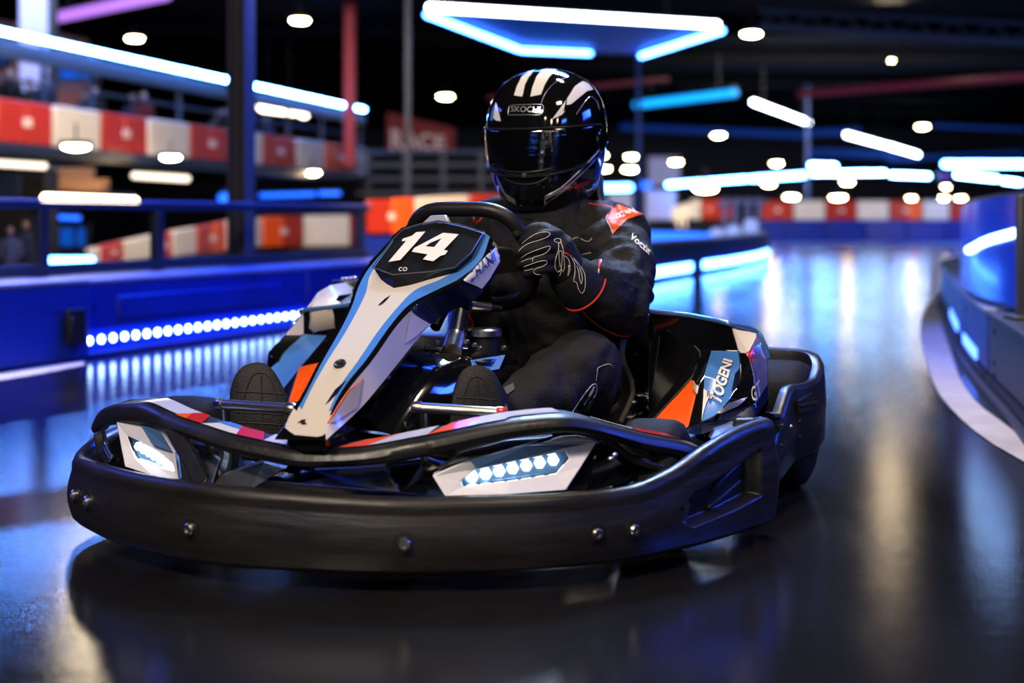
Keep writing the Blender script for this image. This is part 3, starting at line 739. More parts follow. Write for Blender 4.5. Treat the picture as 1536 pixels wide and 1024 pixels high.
kb = [p + V((-.05, 0, 0)) for p in RP[:62]]
rows = [[p + UP * .002, p + UP * .022, p + V((.026, 0, 0)) + UP * .022, p + V((.026, 0, 0)) + UP * .002] for p in kb]
MB().loft(rows, closed=True, caps=True).build('kerb_right', mBlockGrey, sharp=30)['kind'] = 'structure'
# curved blue acrylic screen above it
ac = empty('acrylic_screen', at(1480, 400, 6.5), 'curved translucent blue screen with glowing arc above the right barrier', 'screen')
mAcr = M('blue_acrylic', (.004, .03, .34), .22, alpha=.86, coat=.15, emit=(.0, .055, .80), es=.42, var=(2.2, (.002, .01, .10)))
ax_ = cr([at(1441, 400, 7.9), at(1446, 400, 7.0), at(1462, 400, 6.3), at(1500, 400, 5.75), at(1536, 400, 5.45), at(1580, 400, 5.2)], 30)
tops = [(1441, 315), (1447, 308), (1462, 301), (1500, 294), (1536, 291), (1580, 290)]
rows = []
for p in ax_:
    x = proj(p)[0]; zt = CH - (interp(tops, x)[0] - HZ) / F * p.y
    rows.append([V((p.x, p.y, .345)), V((p.x, p.y, zt)), V((p.x + .01, p.y + .012, zt)), V((p.x + .01, p.y + .012, .345))])
MB().loft(rows, closed=True, caps=True).build('pane', mAcr, ac, sharp=40)
MB().loft([[r[1] + UP * -.002, r[1] + UP * .012, r[2] + UP * .012 + V((.01, .01, 0)), r[2] + V((.01, .01, -.002))] for r in rows], closed=True, caps=True).build('top_edge', mSteel, ac, sharp=40)
arc = [at(1453, 375, 6.42), at(1478, 362, 6.0), at(1500, 355, 5.70), at(1530, 347, 5.46)]
MB().tube(cr(arc, 16), .019, 10, round_ends=True).build('glow_arc', glow('arc_white', (.40, .66, 1.0), 6), ac)
pp = on_z(1536, 470, .31); pp = at(1541, 470, 5.25)
pe = empty('screen_post', (pp.x, pp.y, .31), 'brushed steel post at the end of the blue screen', 'post')
MB().box((pp.x, pp.y, .54), (.075, .05, .46)).build('shaft', M('brushed_steel', (.16, .15, .14), .45, metal=.9), pe, bevel=.004)
MB().box((pp.x, pp.y, .318), (.14, .12, .016)).build('base_plate', MATS['brushed_steel'], pe, bevel=.003)
# ================================================================ SPECTATORS
SKIN = M('skin', (.45, .27, .2), .6)
CLOTH = [M('cloth_navy', (.022, .03, .075), .9), M('cloth_black', (.010, .010, .014), .9), M('cloth_grey', (.09, .10, .13), .9), M('cloth_white', (.50, .50, .62), .9), M('cloth_maroon', (.10, .012, .02), .9)]
def spectator(p, h, ci, face, label, group, arms=0):
    """a standing onlooker at P (feet), total height H, facing the track"""
    e = empty('person', p, label, 'person', group); k = h / 1.75
    fx = V((math.sin(face), -math.cos(face), 0)); sd = V((math.cos(face), math.sin(face), 0))
    P = lambda a, b, z: p + sd * (a * k) + fx * (b * k) + UP * (z * k)
    b = MB()
    b.loft([[P(math.cos(t) * w, math.sin(t) * d, z) for t in [2 * math.pi * i / 14 for i in range(14)]] for z, w, d in
            ((.86, .14, .10), (.92, .17, .12), (1.02, .15, .11), (1.15, .16, .115), (1.30, .19, .12), (1.40, .17, .10), (1.46, .08, .07), (1.52, .055, .06))], closed=True, caps=True)
    for s in (-1, 1):
        b.tube([P(.09 * s, 0, .95), P(.10 * s, .02, .5), P(.10 * s, 0, .08)], [.085 * k, .062 * k, .045 * k], 10, round_ends=True)
        b.tube([P(.10 * s, -.03, .05), P(.11 * s, .13, .035)], [.045 * k, .035 * k], 8, round_ends=True)
        if arms == 0: arm = [P(.19 * s, 0, 1.38), P(.25 * s, .03, 1.10), P(.17 * s, .22, 1.02)]
        elif arms == 1: arm = [P(.19 * s, 0, 1.38), P(.30 * s, .10, 1.20), P(.09 * s, .22, 1.42)]
        else: arm = [P(.19 * s, 0, 1.38), P(.24 * s, -.02, 1.10), P(.22 * s, .06, .84)]
        b.tube(arm, [.06 * k, .045 * k, .036 * k], 10, round_ends=True)
        b.ellipsoid(arm[-1], .045 * k, n=6)
    b.tube([P(0, 0, 1.46), P(0, .01, 1.6)], .055 * k, 10)
    o = b.build('body', CLOTH[ci], e, sharp=180); remesh(o, .03 * k, 3)
    hd = MB().ellipsoid(P(0, .02, 1.64), (.078 * k, .095 * k, .115 * k), (sd, fx, UP), 8)
    hd.ellipsoid(P(0, .118, 1.625), (.014 * k, .02 * k, .022 * k), (sd, fx, UP), 4)
    hd.build('head', SKIN, e, sharp=180)
    MB().ellipsoid(P(0, 0, 1.67), (.088 * k, .100 * k, .105 * k), (sd, fx, UP), 8).build('hair', CLOTH[1], e, sharp=180)
    return e
SP = [(8, 1.70, 0, 'person in dark clothes on the balcony beside the frame edge', 0), (35, 1.62, 1, 'person in black leaning over the first red balcony panel', 0), (60, 1.74, 3, 'person in pale top before the thick pale pillar', 2),
      (92, 1.60, 0, 'person in navy behind the first white balcony panel', 1), (112, 1.70, 1, 'person in black behind the first white balcony panel\'s middle', 0), (136, 1.66, 2, 'person in grey beside the blue lit balcony window', 0),
      (160, 1.72, 0, 'person in navy over the second red balcony panel', 0), (186, 1.68, 1, 'person in black over the second red panel\'s badge', 1), (232, 1.60, 1, 'person in black behind the second white balcony panel', 0),
      (262, 1.66, 0, 'person in navy left of the red panel by the column', 2), (300, 1.70, 4, 'person in maroon over the red panel by the column', 0), (326, 1.74, 0, 'person in navy right beside the column', 0),
      (412, 1.62, 1, 'person in black above the red panel right of the column', 0), (440, 1.70, 2, 'person in grey below the warm balcony tube', 0), (470, 1.66, 0, 'person in navy above the pinkish white panel', 0), (508, 1.6, 1, 'person in black above the orange and red panel', 2)]
for i, (px, h, ci, lab, arms) in enumerate(SP):
    p = bal_pt(px, 1.525, .9 + .5 * (i % 2)); p.z = 1.525
    spectator(p, h * .60, ci, random.uniform(.0, .5), lab, 'spectators on the balcony', arms)
for px, D, h, ci, lab in ((15, 11.5, .62, 2, 'person in grey behind the railing at the frame edge'), (38, 12.5, .66, 0, 'person in navy behind the railing, by the first post')):
    p = at(px, HZ, D); p.z = 0
    spectator(p, h, ci, .3, lab, 'spectators behind the railing', 0)
# ================================================================ GO-KART
kBlack = M('kart_black_plastic', (.014, .014, .015), .38, bump=(60, .12), var=(9, (.022, .021, .02), .28, .5))
kScuff = M('scuffed_bumper', (.012, .0115, .011), .42, bump=(14, .12, (1, 1, 7)), var=(9, (.026, .0235, .021), .32, .5))
kGloss = M('gloss_black_body', (.006, .006, .007), .12, coat=.8)
kWhite = M('gloss_white_body', (.64, .585, .52), .22, coat=.5)
kLav = M('pearl_white_side', (.55, .53, .58), .25, coat=.5)
kBlue = M('gloss_sky_blue', (.09, .25, .62), .2, coat=.6)
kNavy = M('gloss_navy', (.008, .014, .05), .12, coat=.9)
kOrange = M('gloss_orange', (.86, .13, .015), .22, coat=.6)
kRedP = M('gloss_red', (.55, .03, .02), .25, coat=.5)
kChrome = M('polished_steel', (.80, .76, .70), .30, metal=1.0)
kSteel = M('zinc_bolt', (.50, .47, .43), .3, metal=1.0)
kRubber = M('tyre_rubber', (.014, .0135, .013), .72, spec=.15, bump=(70, .2), var=(6, (.026, .025, .023)))
kGrip = M('grip_leather', (.014, .013, .012), .42, bump=(220, .08))
kGrey = M('grey_moulding', (.045, .043, .042), .45, bump=(50, .15))
kLed = glow('headlight_led', (.66, .86, 1.0), 12)
kLens = M('headlight_lens', (.10, .16, .24), .12, coat=.5, emit=(.10, .22, .40), es=.25)
kart = empty('go_kart', K(0, .75, 0), 'black racing go-kart with white and blue nose numbered 14', 'go-kart')
# ---------------------------------------------------------------- front bumper
BST = [  # photo foot of the bumper (column, row), height of its rim
    (108, 775, .175), (130, 795, .180), (190, 820, .184), (300, 845, .187), (450, 857, .183), (600, 862, .178), (800, 856, .176), (900, 847, .176), (960, 838, .178), (1014, 826, .196), (1060, 815, .226), (1100, 803, .247), (1140, 789, .258)]
bp = []
for px, py, zt in BST:
    q = on_z(px, py, .04); bp.append((q.x, q.y, zt))
bp = [(-.80, 3.46, .215), (-.885, 3.36, .213), (-.945, 3.22, .200)] + bp + [(.562, 3.045, .258), (.548, 3.10, .255), (.50, 3.13, .25)]
NB = 460
BP = cr(bp, NB)   # x, y, rim height
def seg_dist(a, c, x, y):
    dx, dy = c[0] - a[0], c[1] - a[1]; t = min(max(((x - a[0]) * dx + (y - a[1]) * dy) / (dx * dx + dy * dy), 0), 1)
    return math.hypot(x - a[0] - dx * t, y - a[1] - dy * t)
def bnorm(i):
    a, b = BP[max(i - 1, 0)], BP[min(i + 1, NB - 1)]; d = V((b.x - a.x, b.y - a.y, 0)).normalized(); return V((d.y, -d.x, 0))
pocket = [(1022, 765), (1046, 738), (1090, 712), (1141, 676), (1143, 742), (1100, 765), (1040, 789), (1026, 782)]
rows = []
for i in range(NB):
    p = V((BP[i].x, BP[i].y, 0)); zt = BP[i].z; n = bnorm(i); r = []
    r += [p + n * -.045 + UP * .05, p + n * -.03 + UP * .036, p + n * -.008 + UP * .038]
    for k in range(57):
        f = k / 56; z = .045 + f * (zt - .062 - .045 + .045); z = .046 + f * (zt - .016 - .046)
        o = .010 * math.sin(math.pi * min(1, f * 1.15)) - (.010 if .0 else 0)
        q = p + n * o + UP * z
        x, y = proj(q)
        if 1005 < x < 1160 and 660 < y < 800 and i > NB * .6:
            ds = min(seg_dist(pocket[j - 1], pocket[j], x, y) for j in range(len(pocket))) * (1 if inside(pocket, x, y) else -1)
            t_ = min(max((ds + 2.5) / 7, 0), 1); q = q - n * (.034 * t_ * t_ * (3 - 2 * t_))
        r.append(q)
    r += [p + n * -.005 + UP * (zt - .005), p + n * -.014 + UP * zt, p + n * -.026 + UP * zt, p + n * -.036 + UP * (zt - .007), p + n * -.042 + UP * (zt - .02), p + n * -.045 + UP * (zt - .06)]
    rows.append(r)
bumper = MB().loft(rows, closed=True, caps=True).build('front_bumper', kScuff, kart, sharp=180)
I0 = min(range(NB // 3), key=lambda i: BP[i].x / BP[i].y)
def on_bumper(px, py, out=.012):
    j = min((i for i in range(I0, NB - 18)), key=lambda i: abs(768 + F * BP[i].x / BP[i].y - px)); n = bnorm(j)
    D = BP[j].y + n.y * out; return V((BP[j].x + n.x * out, D, CH - (py - HZ) / F * D)), n
for px, py, r in ((121, 742, .012), (141, 752, .013), (291, 793, .0125), (608, 815, .0125), (890, 800, .0115), (944, 794, .0115)):
    p, n = on_bumper(px, py, .008)
    MB().lathe(p, n, [(0, r * 1.7), (.003, r * 1.65), (.004, r * 1.15)], 18).build('washer', kBlack, bumper)
    MB().lathe(p + n * .003, n, [(0, r), (.006, r), (.010, r * .75), (.010, r * .45), (.006, r * .4)], 18).build('bolt', kSteel, bumper)
# bolt bracket in the side pocket
p, n = on_bumper(1038, 757, -.03)
MB().box(p, (.03, .016, .07), (UP.cross(n), n, UP)).build('bracket', kSteel, bumper, bevel=.004)
MB().lathe(p + n * .008, n, [(0, .012), (.008, .011)], 12).build('bolt', kSteel, bumper)
p, n = on_bumper(1100, 722, -.026)
dz = V((n.y, -n.x, 0))
MB().box(p - dz * .01 + UP * .012, (.12, .022, .014), ((UP.cross(n) + UP * .38).normalized(), n, UP)).build('rib', kBlack, bumper, bevel=.006)
MB().box(p - UP * .026, (.13, .02, .012), ((UP.cross(n) + UP * .30).normalized(), n, UP)).build('rib', kBlack, bumper, bevel=.005)
# ---------------------------------------------------------------- upper bumper bar
UB = [(139, 631, 652, 3.17), (148, 616, 641, 3.12), (168, 610, 637, 3.05), (187, 609, 635, 2.99), (213, 611, 638, 2.93), (254, 629, 650, 2.85), (295, 643, 664, 2.79), (339, 657, 680, 2.74), (383, 667, 690, 2.71), (436, 677, 701, 2.68),
      (465, 680, 703, 2.67), (540, 677, 700, 2.655), (617, 664, 690, 2.65), (676, 653, 677, 2.655), (734, 641, 664, 2.67), (793, 632, 655, 2.69), (846, 628, 650, 2.71), (872, 630, 651, 2.73), (909, 639, 658, 2.76), (967, 654, 676, 2.82), (1026, 665, 688, 2.89), (1056, 674, 696, 2.94)]
us_ = cr([tuple(at(x, (a + b) / 2, D)) + (0,) for x, a, b, D in UB], 130)
tt = []
ubp = []
for x, a, b, D in UB:
    t = at(x, a, D); q = at(x, b, D); ubp.append((t.x, t.y, t.z, q.z))
ubp = cr(ubp, 130)
rows = []; cols = []
for i, (x, y, zt, zb) in enumerate(ubp):
    a, b = ubp[max(i - 1, 0)], ubp[min(i + 1, 129)]; d = V((b[0] - a[0], b[1] - a[1], 0)).normalized(); n = V((d.y, -d.x, 0)); p = V((x, y, 0))
    w = .058 if 12 < i < 118 else .036
    rows.append([p + UP * (zb + .005), p + n * .004 + UP * (zb * .5 + zt * .5), p + UP * (zt - .004), p - n * .006 + UP * (zt + .002), p - n * .016 + UP * (zt + .006), p - n * w + UP * (zt + .012), p - n * (w + .006) + UP * (zt + .006), p - n * (w + .004) + UP * (zt - .012), p - n * (w - .01) + UP * (zb + .006), p - n * .01 + UP * zb])
bar = MB().loft(rows, closed=True, caps=True).build('bumper_bar', kBlack, kart, sharp=40)
def band(i0, i1, mat, t0=0.0, t1=1.0, name='sticker', skew=0.0):
    lo, hi = [], []
    for i in range(i0, i1 + 1):
        r = rows[min(max(i, 0), 129)]; j = min(max(i + int(skew), 0), 129); r2 = rows[j]
        lo.append(r[4].lerp(r[5], t0) + UP * .0022); hi.append(r2[4].lerp(r2[5], t1) + UP * .0022)
    MB().loft([lo, hi]).build(name, mat, bar, sharp=180)
def bi(px): return min(range(130), key=lambda i: abs(768 + F * ubp[i][0] / ubp[i][1] - px))
for x0, x1, mat, t0, t1, sk in ((196, 250, kLav, .1, 1, 3), (252, 268, kOrange, 0, .8, 2), (270, 292, kRedP, 0, 1, -2), (294, 345, kWhite, 0, .6, 2), (300, 340, kBlue, .65, 1, 2), (347, 384, kRedP, 0, 1, -2), (386, 425, kLav, 0, 1, 0),
                                (498, 548, kOrange, 0, 1, 4), (550, 640, kLav, 0, 1, 2), (642, 700, kOrange, 0, 1, 4), (702, 760, kWhite, 0, 1, 3), (762, 850, kLav, .25, 1, 0), (900, 960, kWhite, .3, 1, 2), (962, 1030, kRedP, .1, 1, 2)):
    band(bi(x0), bi(x1), mat, t0, t1, skew=sk)
# legs that carry the bar
def strut(pts, w, d, name='bar_leg', parent=bar, mat=kBlack):
    b = MB(); pr = []
    for p in cr(pts, 10): pr.append(p)
    rws = []
    for i, p in enumerate(pr):
        t = (pr[min(i + 1, 9)] - pr[max(i - 1, 0)]).normalized(); s = t.cross(V((0, 1, 0))).normalized()
        rws.append([p + s * w / 2, p - s * w / 2, p - s * w / 2 + V((0, d, 0)), p + s * w / 2 + V((0, d, 0))])
    return b.loft(rws, closed=True, caps=True).build(name, mat, parent, sharp=40, bevel=.004)
strut([at(146, 648, 3.08), at(150, 670, 3.06), at(163, 695, 3.00)], .022, .03)
strut([at(258, 645, 2.84), at(279, 682, 2.79), at(303, 728, 2.73)], .032, .03)
strut([at(274, 680, 2.83), at(277, 700, 2.81), at(280, 726, 2.78)], .018, .02)
strut([at(1050, 690, 2.98), at(1054, 702, 2.98), at(1056, 715, 2.98)], .03, .03)
strut([at(905, 655, 2.80), at(950, 690, 2.83), at(1000, 705, 2.86)], .016, .03)
# ---------------------------------------------------------------- dark inner plates between bar and bumper
def plate(name, pts, off, mat, parent=kart, bevel=.003, side=None):
    return MB().prism([at(*p) for p in pts], off, side=side).build(name, mat, parent, bevel=bevel, smooth=False)
plate('inner_guard', [(318, 728, 2.76), (330, 715, 2.78), (395, 693, 2.80), (430, 702, 2.80), (375, 735, 2.74)], (0, .05, 0), kGrey)
plate('inner_guard', [(470, 705, 2.78), (575, 700, 2.76), (600, 738, 2.69), (520, 728, 2.72)], (0, .05, 0), kGrey)
plate('inner_guard', [(575, 700, 2.78), (640, 692, 2.76), (660, 700, 2.74), (640, 742, 2.69), (600, 738, 2.69)], (0, .04, 0), kGloss)
plate('inner_guard', [(270, 670, 2.90), (318, 680, 2.88), (330, 690, 2.86), (318, 728, 2.80), (300, 726, 2.80)], (0, .05, 0), kGrey)
plate('inner_guard', [(150, 672, 3.08), (180, 655, 3.06), (182, 690, 3.02), (172, 698, 3.01)], (0, .05, 0), kGloss)
plate('inner_guard', [(850, 735, 2.75), (898, 665, 2.80), (985, 690, 2.90), (935, 725, 2.82), (880, 738, 2.77)], (0, .05, 0), kGloss)
plate('inner_guard', [(935, 727, 2.84), (990, 692, 2.92), (1052, 700, 3.0), (1010, 712, 2.93), (965, 727, 2.87)], (0, .05, 0), kNavy)
for i, (px, py, D) in enumerate(((916, 688, 2.78), (922, 682, 2.79))):
    MB().ellipsoid(at(px, py, D), .007, n=6).build('rivet', kChrome, kart)
MB().tube(cr([at(325, 668, 2.92), at(335, 688, 2.90), at(330, 712, 2.86)], 10), .018, 10, round_ends=True).build('bracket', kGrey, kart)
MB().tube(cr([at(278, 665, 2.95), at(300, 672, 2.93), at(316, 676, 2.9)], 10), .02, 10, round_ends=True).build('bracket', kGrey, kart)
# cross tubes of the frame seen through the gap
MB().tube([K(-.36, .30, .12), K(.34, .30, .12)], .016, 12).build('frame_tube', kBlack, kart)
for s in (-1, 1):
    MB().tube(cr([K(.345 * s, .30, .12), K(.34 * s, .5, .09), K(.33 * s, 1.0, .08), K(.36 * s, 1.5, .10)], 20), .017, 12).build('frame_tube', kBlack, kart)
MB().prism([K(-.33, .18, .075), K(.33, .18, .075), K(.36, 1.25, .075), K(-.36, 1.25, .075)], UP * .008).build('floor_pan', kBlack, kart, smooth=False)
# ---------------------------------------------------------------- headlights
def ring_panel(b, outer, inner, depth, mi=0, mi2=None):
    """frame between two outlines with the same number of corners, the inner one set DEPTH behind"""
    n = len(outer); inn = [p + depth for p in inner]
    b.add(list(outer) + list(inner) + inn, [[i, (i + 1) % n, n + (i + 1) % n, n + i] for i in range(n)], mi)
    m = len(b.v) - 3 * n
    b.f += [[m + n + i, m + n + (i + 1) % n, m + 2 * n + (i + 1) % n, m + 2 * n + i] for i in range(n)]; b.i += [mi if mi2 is None else mi2] * n
    return inn
def headlight(outer, inner, depth, row, n_led, r, fade):
    o3 = [at(*p) for p in outer]; i3 = [at(*p) for p in inner]; dp = V((0, depth, 0))
    b = MB(); inn = ring_panel(b, o3, i3, dp, 0, 1)
    nn = len(o3); back = [p + V((0, .03, .0)) for p in o3]; m = len(b.v); b.v += back
    b.f += [[m - 3 * nn + i, m - 3 * nn + (i + 1) % nn, m + (i + 1) % nn, m + i] for i in range(nn)]; b.i += [0] * nn
    hl = b.build('headlight', [M('lamp_housing_white', (.86, .84, .83), .2, coat=.5), kGloss], kart, smooth=False, bevel=.003)
    MB().add(inn, [list(range(len(inn)))]).build('lens', kLens, hl, smooth=False)
    led = None
    for k in range(n_led):
        f = k / (n_led - 1); p = at(row[0] + (row[3] - row[0]) * f, row[1] + (row[4] - row[1]) * f, row[2] + (row[5] - row[2]) * f) + dp * .6
        if led is None:
            led = MB().lathe(p + V((0, .004, 0)), (0, -1, 0), [(0, r), (.004, r * .92), (.008, r * .6), (.009, r * .1)], 6).build('led', kLed, hl, sharp=180); l0 = p
        else:
            c = led.copy(); COL.objects.link(c); c.parent = hl; c.location = p - l0
    return hl
headlight([(648, 713, 2.655), (705, 688, 2.68), (785, 668, 2.715), (895, 663, 2.79), (872, 700, 2.755), (849, 735, 2.725), (760, 742, 2.68), (667, 744, 2.645)],
          [(692, 722, 2.672), (712, 706, 2.69), (775, 692, 2.715), (848, 677, 2.758), (853, 687, 2.755), (834, 710, 2.738), (765, 721, 2.70), (694, 729, 2.67)], .022, (708, 717, 2.682, 830, 692, 2.748), 7, .0115, 0)
headlight([(174, 632, 3.03), (206, 632, 2.97), (240, 646, 2.89), (262, 678, 2.83), (268, 722, 2.80), (225, 712, 2.86), (187, 700, 2.94), (180, 664, 2.99)],
          [(192, 655, 2.985), (206, 661, 2.955), (236, 677, 2.89), (258, 696, 2.84), (262, 706, 2.83), (238, 700, 2.875), (204, 687, 2.935), (198, 672, 2.96)], .020, (205, 671, 2.945, 254, 701, 2.845), 7, .0095, 0)
# upper facets with blue light put in their colour and dark eyelid of the lamps
plate('lamp_facet', [(705, 690, 2.672), (790, 669, 2.708), (880, 665, 2.775), (845, 672, 2.745), (715, 702, 2.68)], (0, .004, 0), M('facet_painted_blue_lit', (.10, .20, .36), .2, coat=.5), bevel=None)
plate('lamp_facet', [(208, 633, 2.96), (240, 647, 2.88), (258, 677, 2.83), (228, 666, 2.89)], (0, .004, 0), MATS['facet_painted_blue_lit'], bevel=None)
plate('lamp_lid', [(655, 705, 2.66), (690, 680, 2.68), (760, 660, 2.72), (830, 654, 2.76), (790, 666, 2.72), (705, 688, 2.675)], (0, .03, 0), kBlack)
plate('lamp_lid', [(815, 664, 2.73), (840, 656, 2.755), (866, 654, 2.775), (895, 662, 2.79)], (0, .02, 0), kWhite, bevel=None)
# ---------------------------------------------------------------- nose fairing
SPINE = cr([(0, .02, .258), (0, .047, .281), (0, .10, .335), (0, .18, .403), (0, .29, .463), (0, .402, .522), (0, .50, .578), (0, .547, .612), (0, .612, .678), (0, .66, .72)], 80)
ST = [(p.y, p.z) for p in SPINE]
def spine_z(s):
    if s < ST[0][0]: return ST[0][1] + (s - ST[0][0]) * 1.1
    if s > ST[-1][0]: return ST[-1][1] + (s - ST[-1][0]) * .9
    return interp(ST, s)[0]
def on_top(px, py, off=0.0):
    lo, hi = 2.2, 4.0      # first crossing of the sheet
    prev = None; D = lo
    def g(D):
        u, s, z = us(at(px, py, D)); return z - spine_z(s) - off
    a = lo
    while a < hi:
        if g(a) > 0 >= g(a + .02):
            l, h = a, a + .02
            for _ in range(30):
                m = (l + h) / 2
                if g(m) > 0: l = m
                else: h = m
            return at(px, py, l)
        a += .02
    u, s, z = us(at(px, py, 3.1)); return at(px, py, 3.1)
NF = 60
def ftop(pts): return cr([on_top(x, y) for x, y in pts], NF)
LE = ftop([(427, 641), (434, 624), (455, 588), (478, 543), (509, 488), (526, 452), (533, 428), (546, 405), (572, 374), (603, 341)])
LB = ftop([(433, 646), (441, 624), (460, 588), (483, 543), (513, 490), (529, 456), (537, 432), (550, 407), (577, 374), (607, 341)])
LW = ftop([(442, 652), (449, 624), (468, 582), (490, 543), (517, 500), (538, 462), (549, 438), (556, 411), (584, 372), (612, 340)])
RW = ftop([(476, 655), (496, 610), (512, 576), (537, 541), (566, 498), (596, 461), (624, 434), (664, 417), (706, 388), (727, 349)])
RB_ = ftop([(484, 653), (499, 612), (518, 578), (548, 541), (588, 485), (616, 455), (650, 437), (690, 417), (722, 388), (735, 355)])
RK = ftop([(488, 650), (503, 614), (528, 577), (558, 541), (597, 486), (625, 459), (656, 441), (697, 421), (730, 388), (740, 361)])
base = [(489, 660), (540, 613), (571, 577), (596, 546), (625, 510), (648, 484), (673, 468), (716, 446), (750, 398), (746, 368)]
bs = cr([(x, y, 0) for x, y in base], NF)
RS, LS, LU = [], [], []
for i in range(NF):
    u, s, z = us(RK[i]); q = on_u(bs[i][0], bs[i][1], u + .012); RS.append(q)
    dz = (RK[i] - q).z; ul, sl, zl = us(LE[i]); LS.append(K(ul - .008, us(q)[1], zl - max(.02, dz * .8)))
centre_under = [(RS[i] + LS[i]) / 2 + KA * .02 for i in range(NF)]
# strips: (row a, row b, material)
strip = [LS, LE, LB, LW, RW, RB_, RK, RS]
fm_ = [kGloss, kGloss, kBlue, kWhite, kBlue, kGloss, kLav]
b = MB(); b.v = [p for r in strip for p in r]; W = NF
for k in range(7):
    for i in range(NF - 1):
        mi = k
        b.f.append([k * W + i, k * W + i + 1, (k + 1) * W + i + 1, (k + 1) * W + i]); 
        if k in (2, 4) and i < 5: mi = 3
        if k in (1, 5) and i < 4: mi = 3
        if k == 6 and i > 34: mi = 7
        b.i.append(mi)
n0 = len(b.v); b.v += centre_under
for i in range(NF - 1):
    b.f.append([7 * W + i, 7 * W + i + 1, n0 + i + 1, n0 + i]); b.i.append(0); b.f.append([n0 + i, n0 + i + 1, i + 1, i]); b.i.append(0)
for e in (0, NF - 1):
    b.f.append([k * W + e for k in range(8)]); b.i.append(0)
fair = b.build('nose_fairing', fm_ + [kNavy], kart, sharp=28)
dg = bvh(fair)
# tip: black chin under the nose
CH_ = [on_top(429, 644, -.004), on_top(452, 654, -.004), on_top(486, 652, -.004)]
MB().prism([p - UP * .006 for p in CH_] + [CH_[2] + KA * .12 + UP * .0, CH_[0] + KA * .12 + UP * .0], UP * -.026).build('chin', kGloss, fair, bevel=.006, smooth=False)
# painted facet shading and stickers on the side of the nose
decal('facet', dg, [(494, 634), (522, 588), (543, 569), (538, 600), (534, 612), (500, 634)], M('facet_painted_shade', (.42, .38, .36), .3, coat=.4), fair, off=.002)
piping('pinstripe', dg, [[(492, 635), (505, 612), (522, 587), (533, 578), (544, 569)]], .0016, kOrange, fair)
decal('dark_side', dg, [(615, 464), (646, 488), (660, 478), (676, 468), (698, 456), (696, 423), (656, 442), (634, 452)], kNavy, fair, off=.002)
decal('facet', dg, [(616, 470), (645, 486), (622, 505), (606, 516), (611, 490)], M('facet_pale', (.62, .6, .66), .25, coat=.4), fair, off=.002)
decal('side_sticker', dg, [(695, 421), (744, 369), (749, 392), (734, 418), (722, 433), (714, 429)], kLav, fair, off=.002)
text_on('lettering', 'ZHANI', [(704, 423), (742, 391), (739, 377), (703, 411)], M('print_navy', (.03, .07, .2), .3), fair, tree=dg, bold=.01, off=.004)
# raised number plate
PT = [(559, 402), (588, 362), (604, 345), (630, 337), (658, 332), (690, 338), (726, 349), (707, 380), (683, 402), (650, 408), (590, 413)]
PLT = [on_top(x, y, .016) for x, y in PT]
c0 = sum(PLT, V((0, 0, 0))) / len(PLT); pn = V((0, 0, 0))
for i in range(len(PLT)): pn += (PLT[i] - c0).cross(PLT[(i + 1) % len(PLT)] - c0)
pn.normalize()
if pn.z < 0: pn = -pn
def on_plate(px, py, off=.003):
    d = ray(px, py); t = (c0 - V((0, 0, CH))).dot(pn) / d.dot(pn); return at(px, py, t) + pn * off
PLT = [on_plate(x, y, 0) for x, y in PT]
lower = [on_top(x, y, -.004) for x, y in [(572, 421), (590, 372), (606, 345), (630, 338), (658, 332), (690, 338), (727, 350), (708, 388), (686, 408), (622, 428), (590, 437)]]
b = MB(); n = len(PLT); b.add(PLT + lower, [list(range(n))] + [[i, (i + 1) % n, n + (i + 1) % n, n + i] for i in range(n)] + [list(range(n, 2 * n))[::-1]])
npl = b.build('number_plate', M('plate_black', (.008, .008, .009), .45, spec=.3), fair, bevel=.004, smooth=False)
rim = [on_plate(x, y, .002) for x, y in PT]; MB().tube(rim + rim[:1], .0016, 6).build('edge_line', M('edge_silver', (.25, .26, .30), .3, metal=.7), npl)
def flat_poly(name, pts, mat, parent, holes=()):
    loops = [pts] + list(holes); tri = tessellate_polygon([[V((x, y, 0)) for x, y in l] for l in loops]); al = [q for l in loops for q in l]
    return mesh(name, [on_plate(x, y, .0035) for x, y in al], [list(t) for t in tri], mat, parent, smooth=False)
def zc(x, y): return 560 + x * .19531, 280 + y * .19531
D1 = [zc(*p) for p in ((333, 357), (404, 352), (330, 440), (211, 572), (118, 586), (255, 424), (222, 428), (228, 408), (300, 385))]
D4 = [zc(*p) for p in ((540, 362), (660, 374), (545, 494), (576, 500), (556, 530), (518, 540), (463, 582), (383, 566), (420, 528), (298, 508), (318, 478))]
H4 = [zc(*p) for p in ((528, 404), (470, 472), (404, 466), (440, 440))]
kNum = M('number_white', (.80, .76, .72), .35, coat=.3)
flat_poly('digit_one', D1, kNum, npl); flat_poly('digit_four', D4, kNum, npl, [H4])
text_on('maker_mark', 'co', [(598, 408), (611, 408), (612, 402), (599, 402)], kNum, npl, place=on_plate)
flat_poly('screw_slot', [zc(*p) for p in ((490, 284), (560, 282), (558, 292), (492, 294))], kChrome, npl)
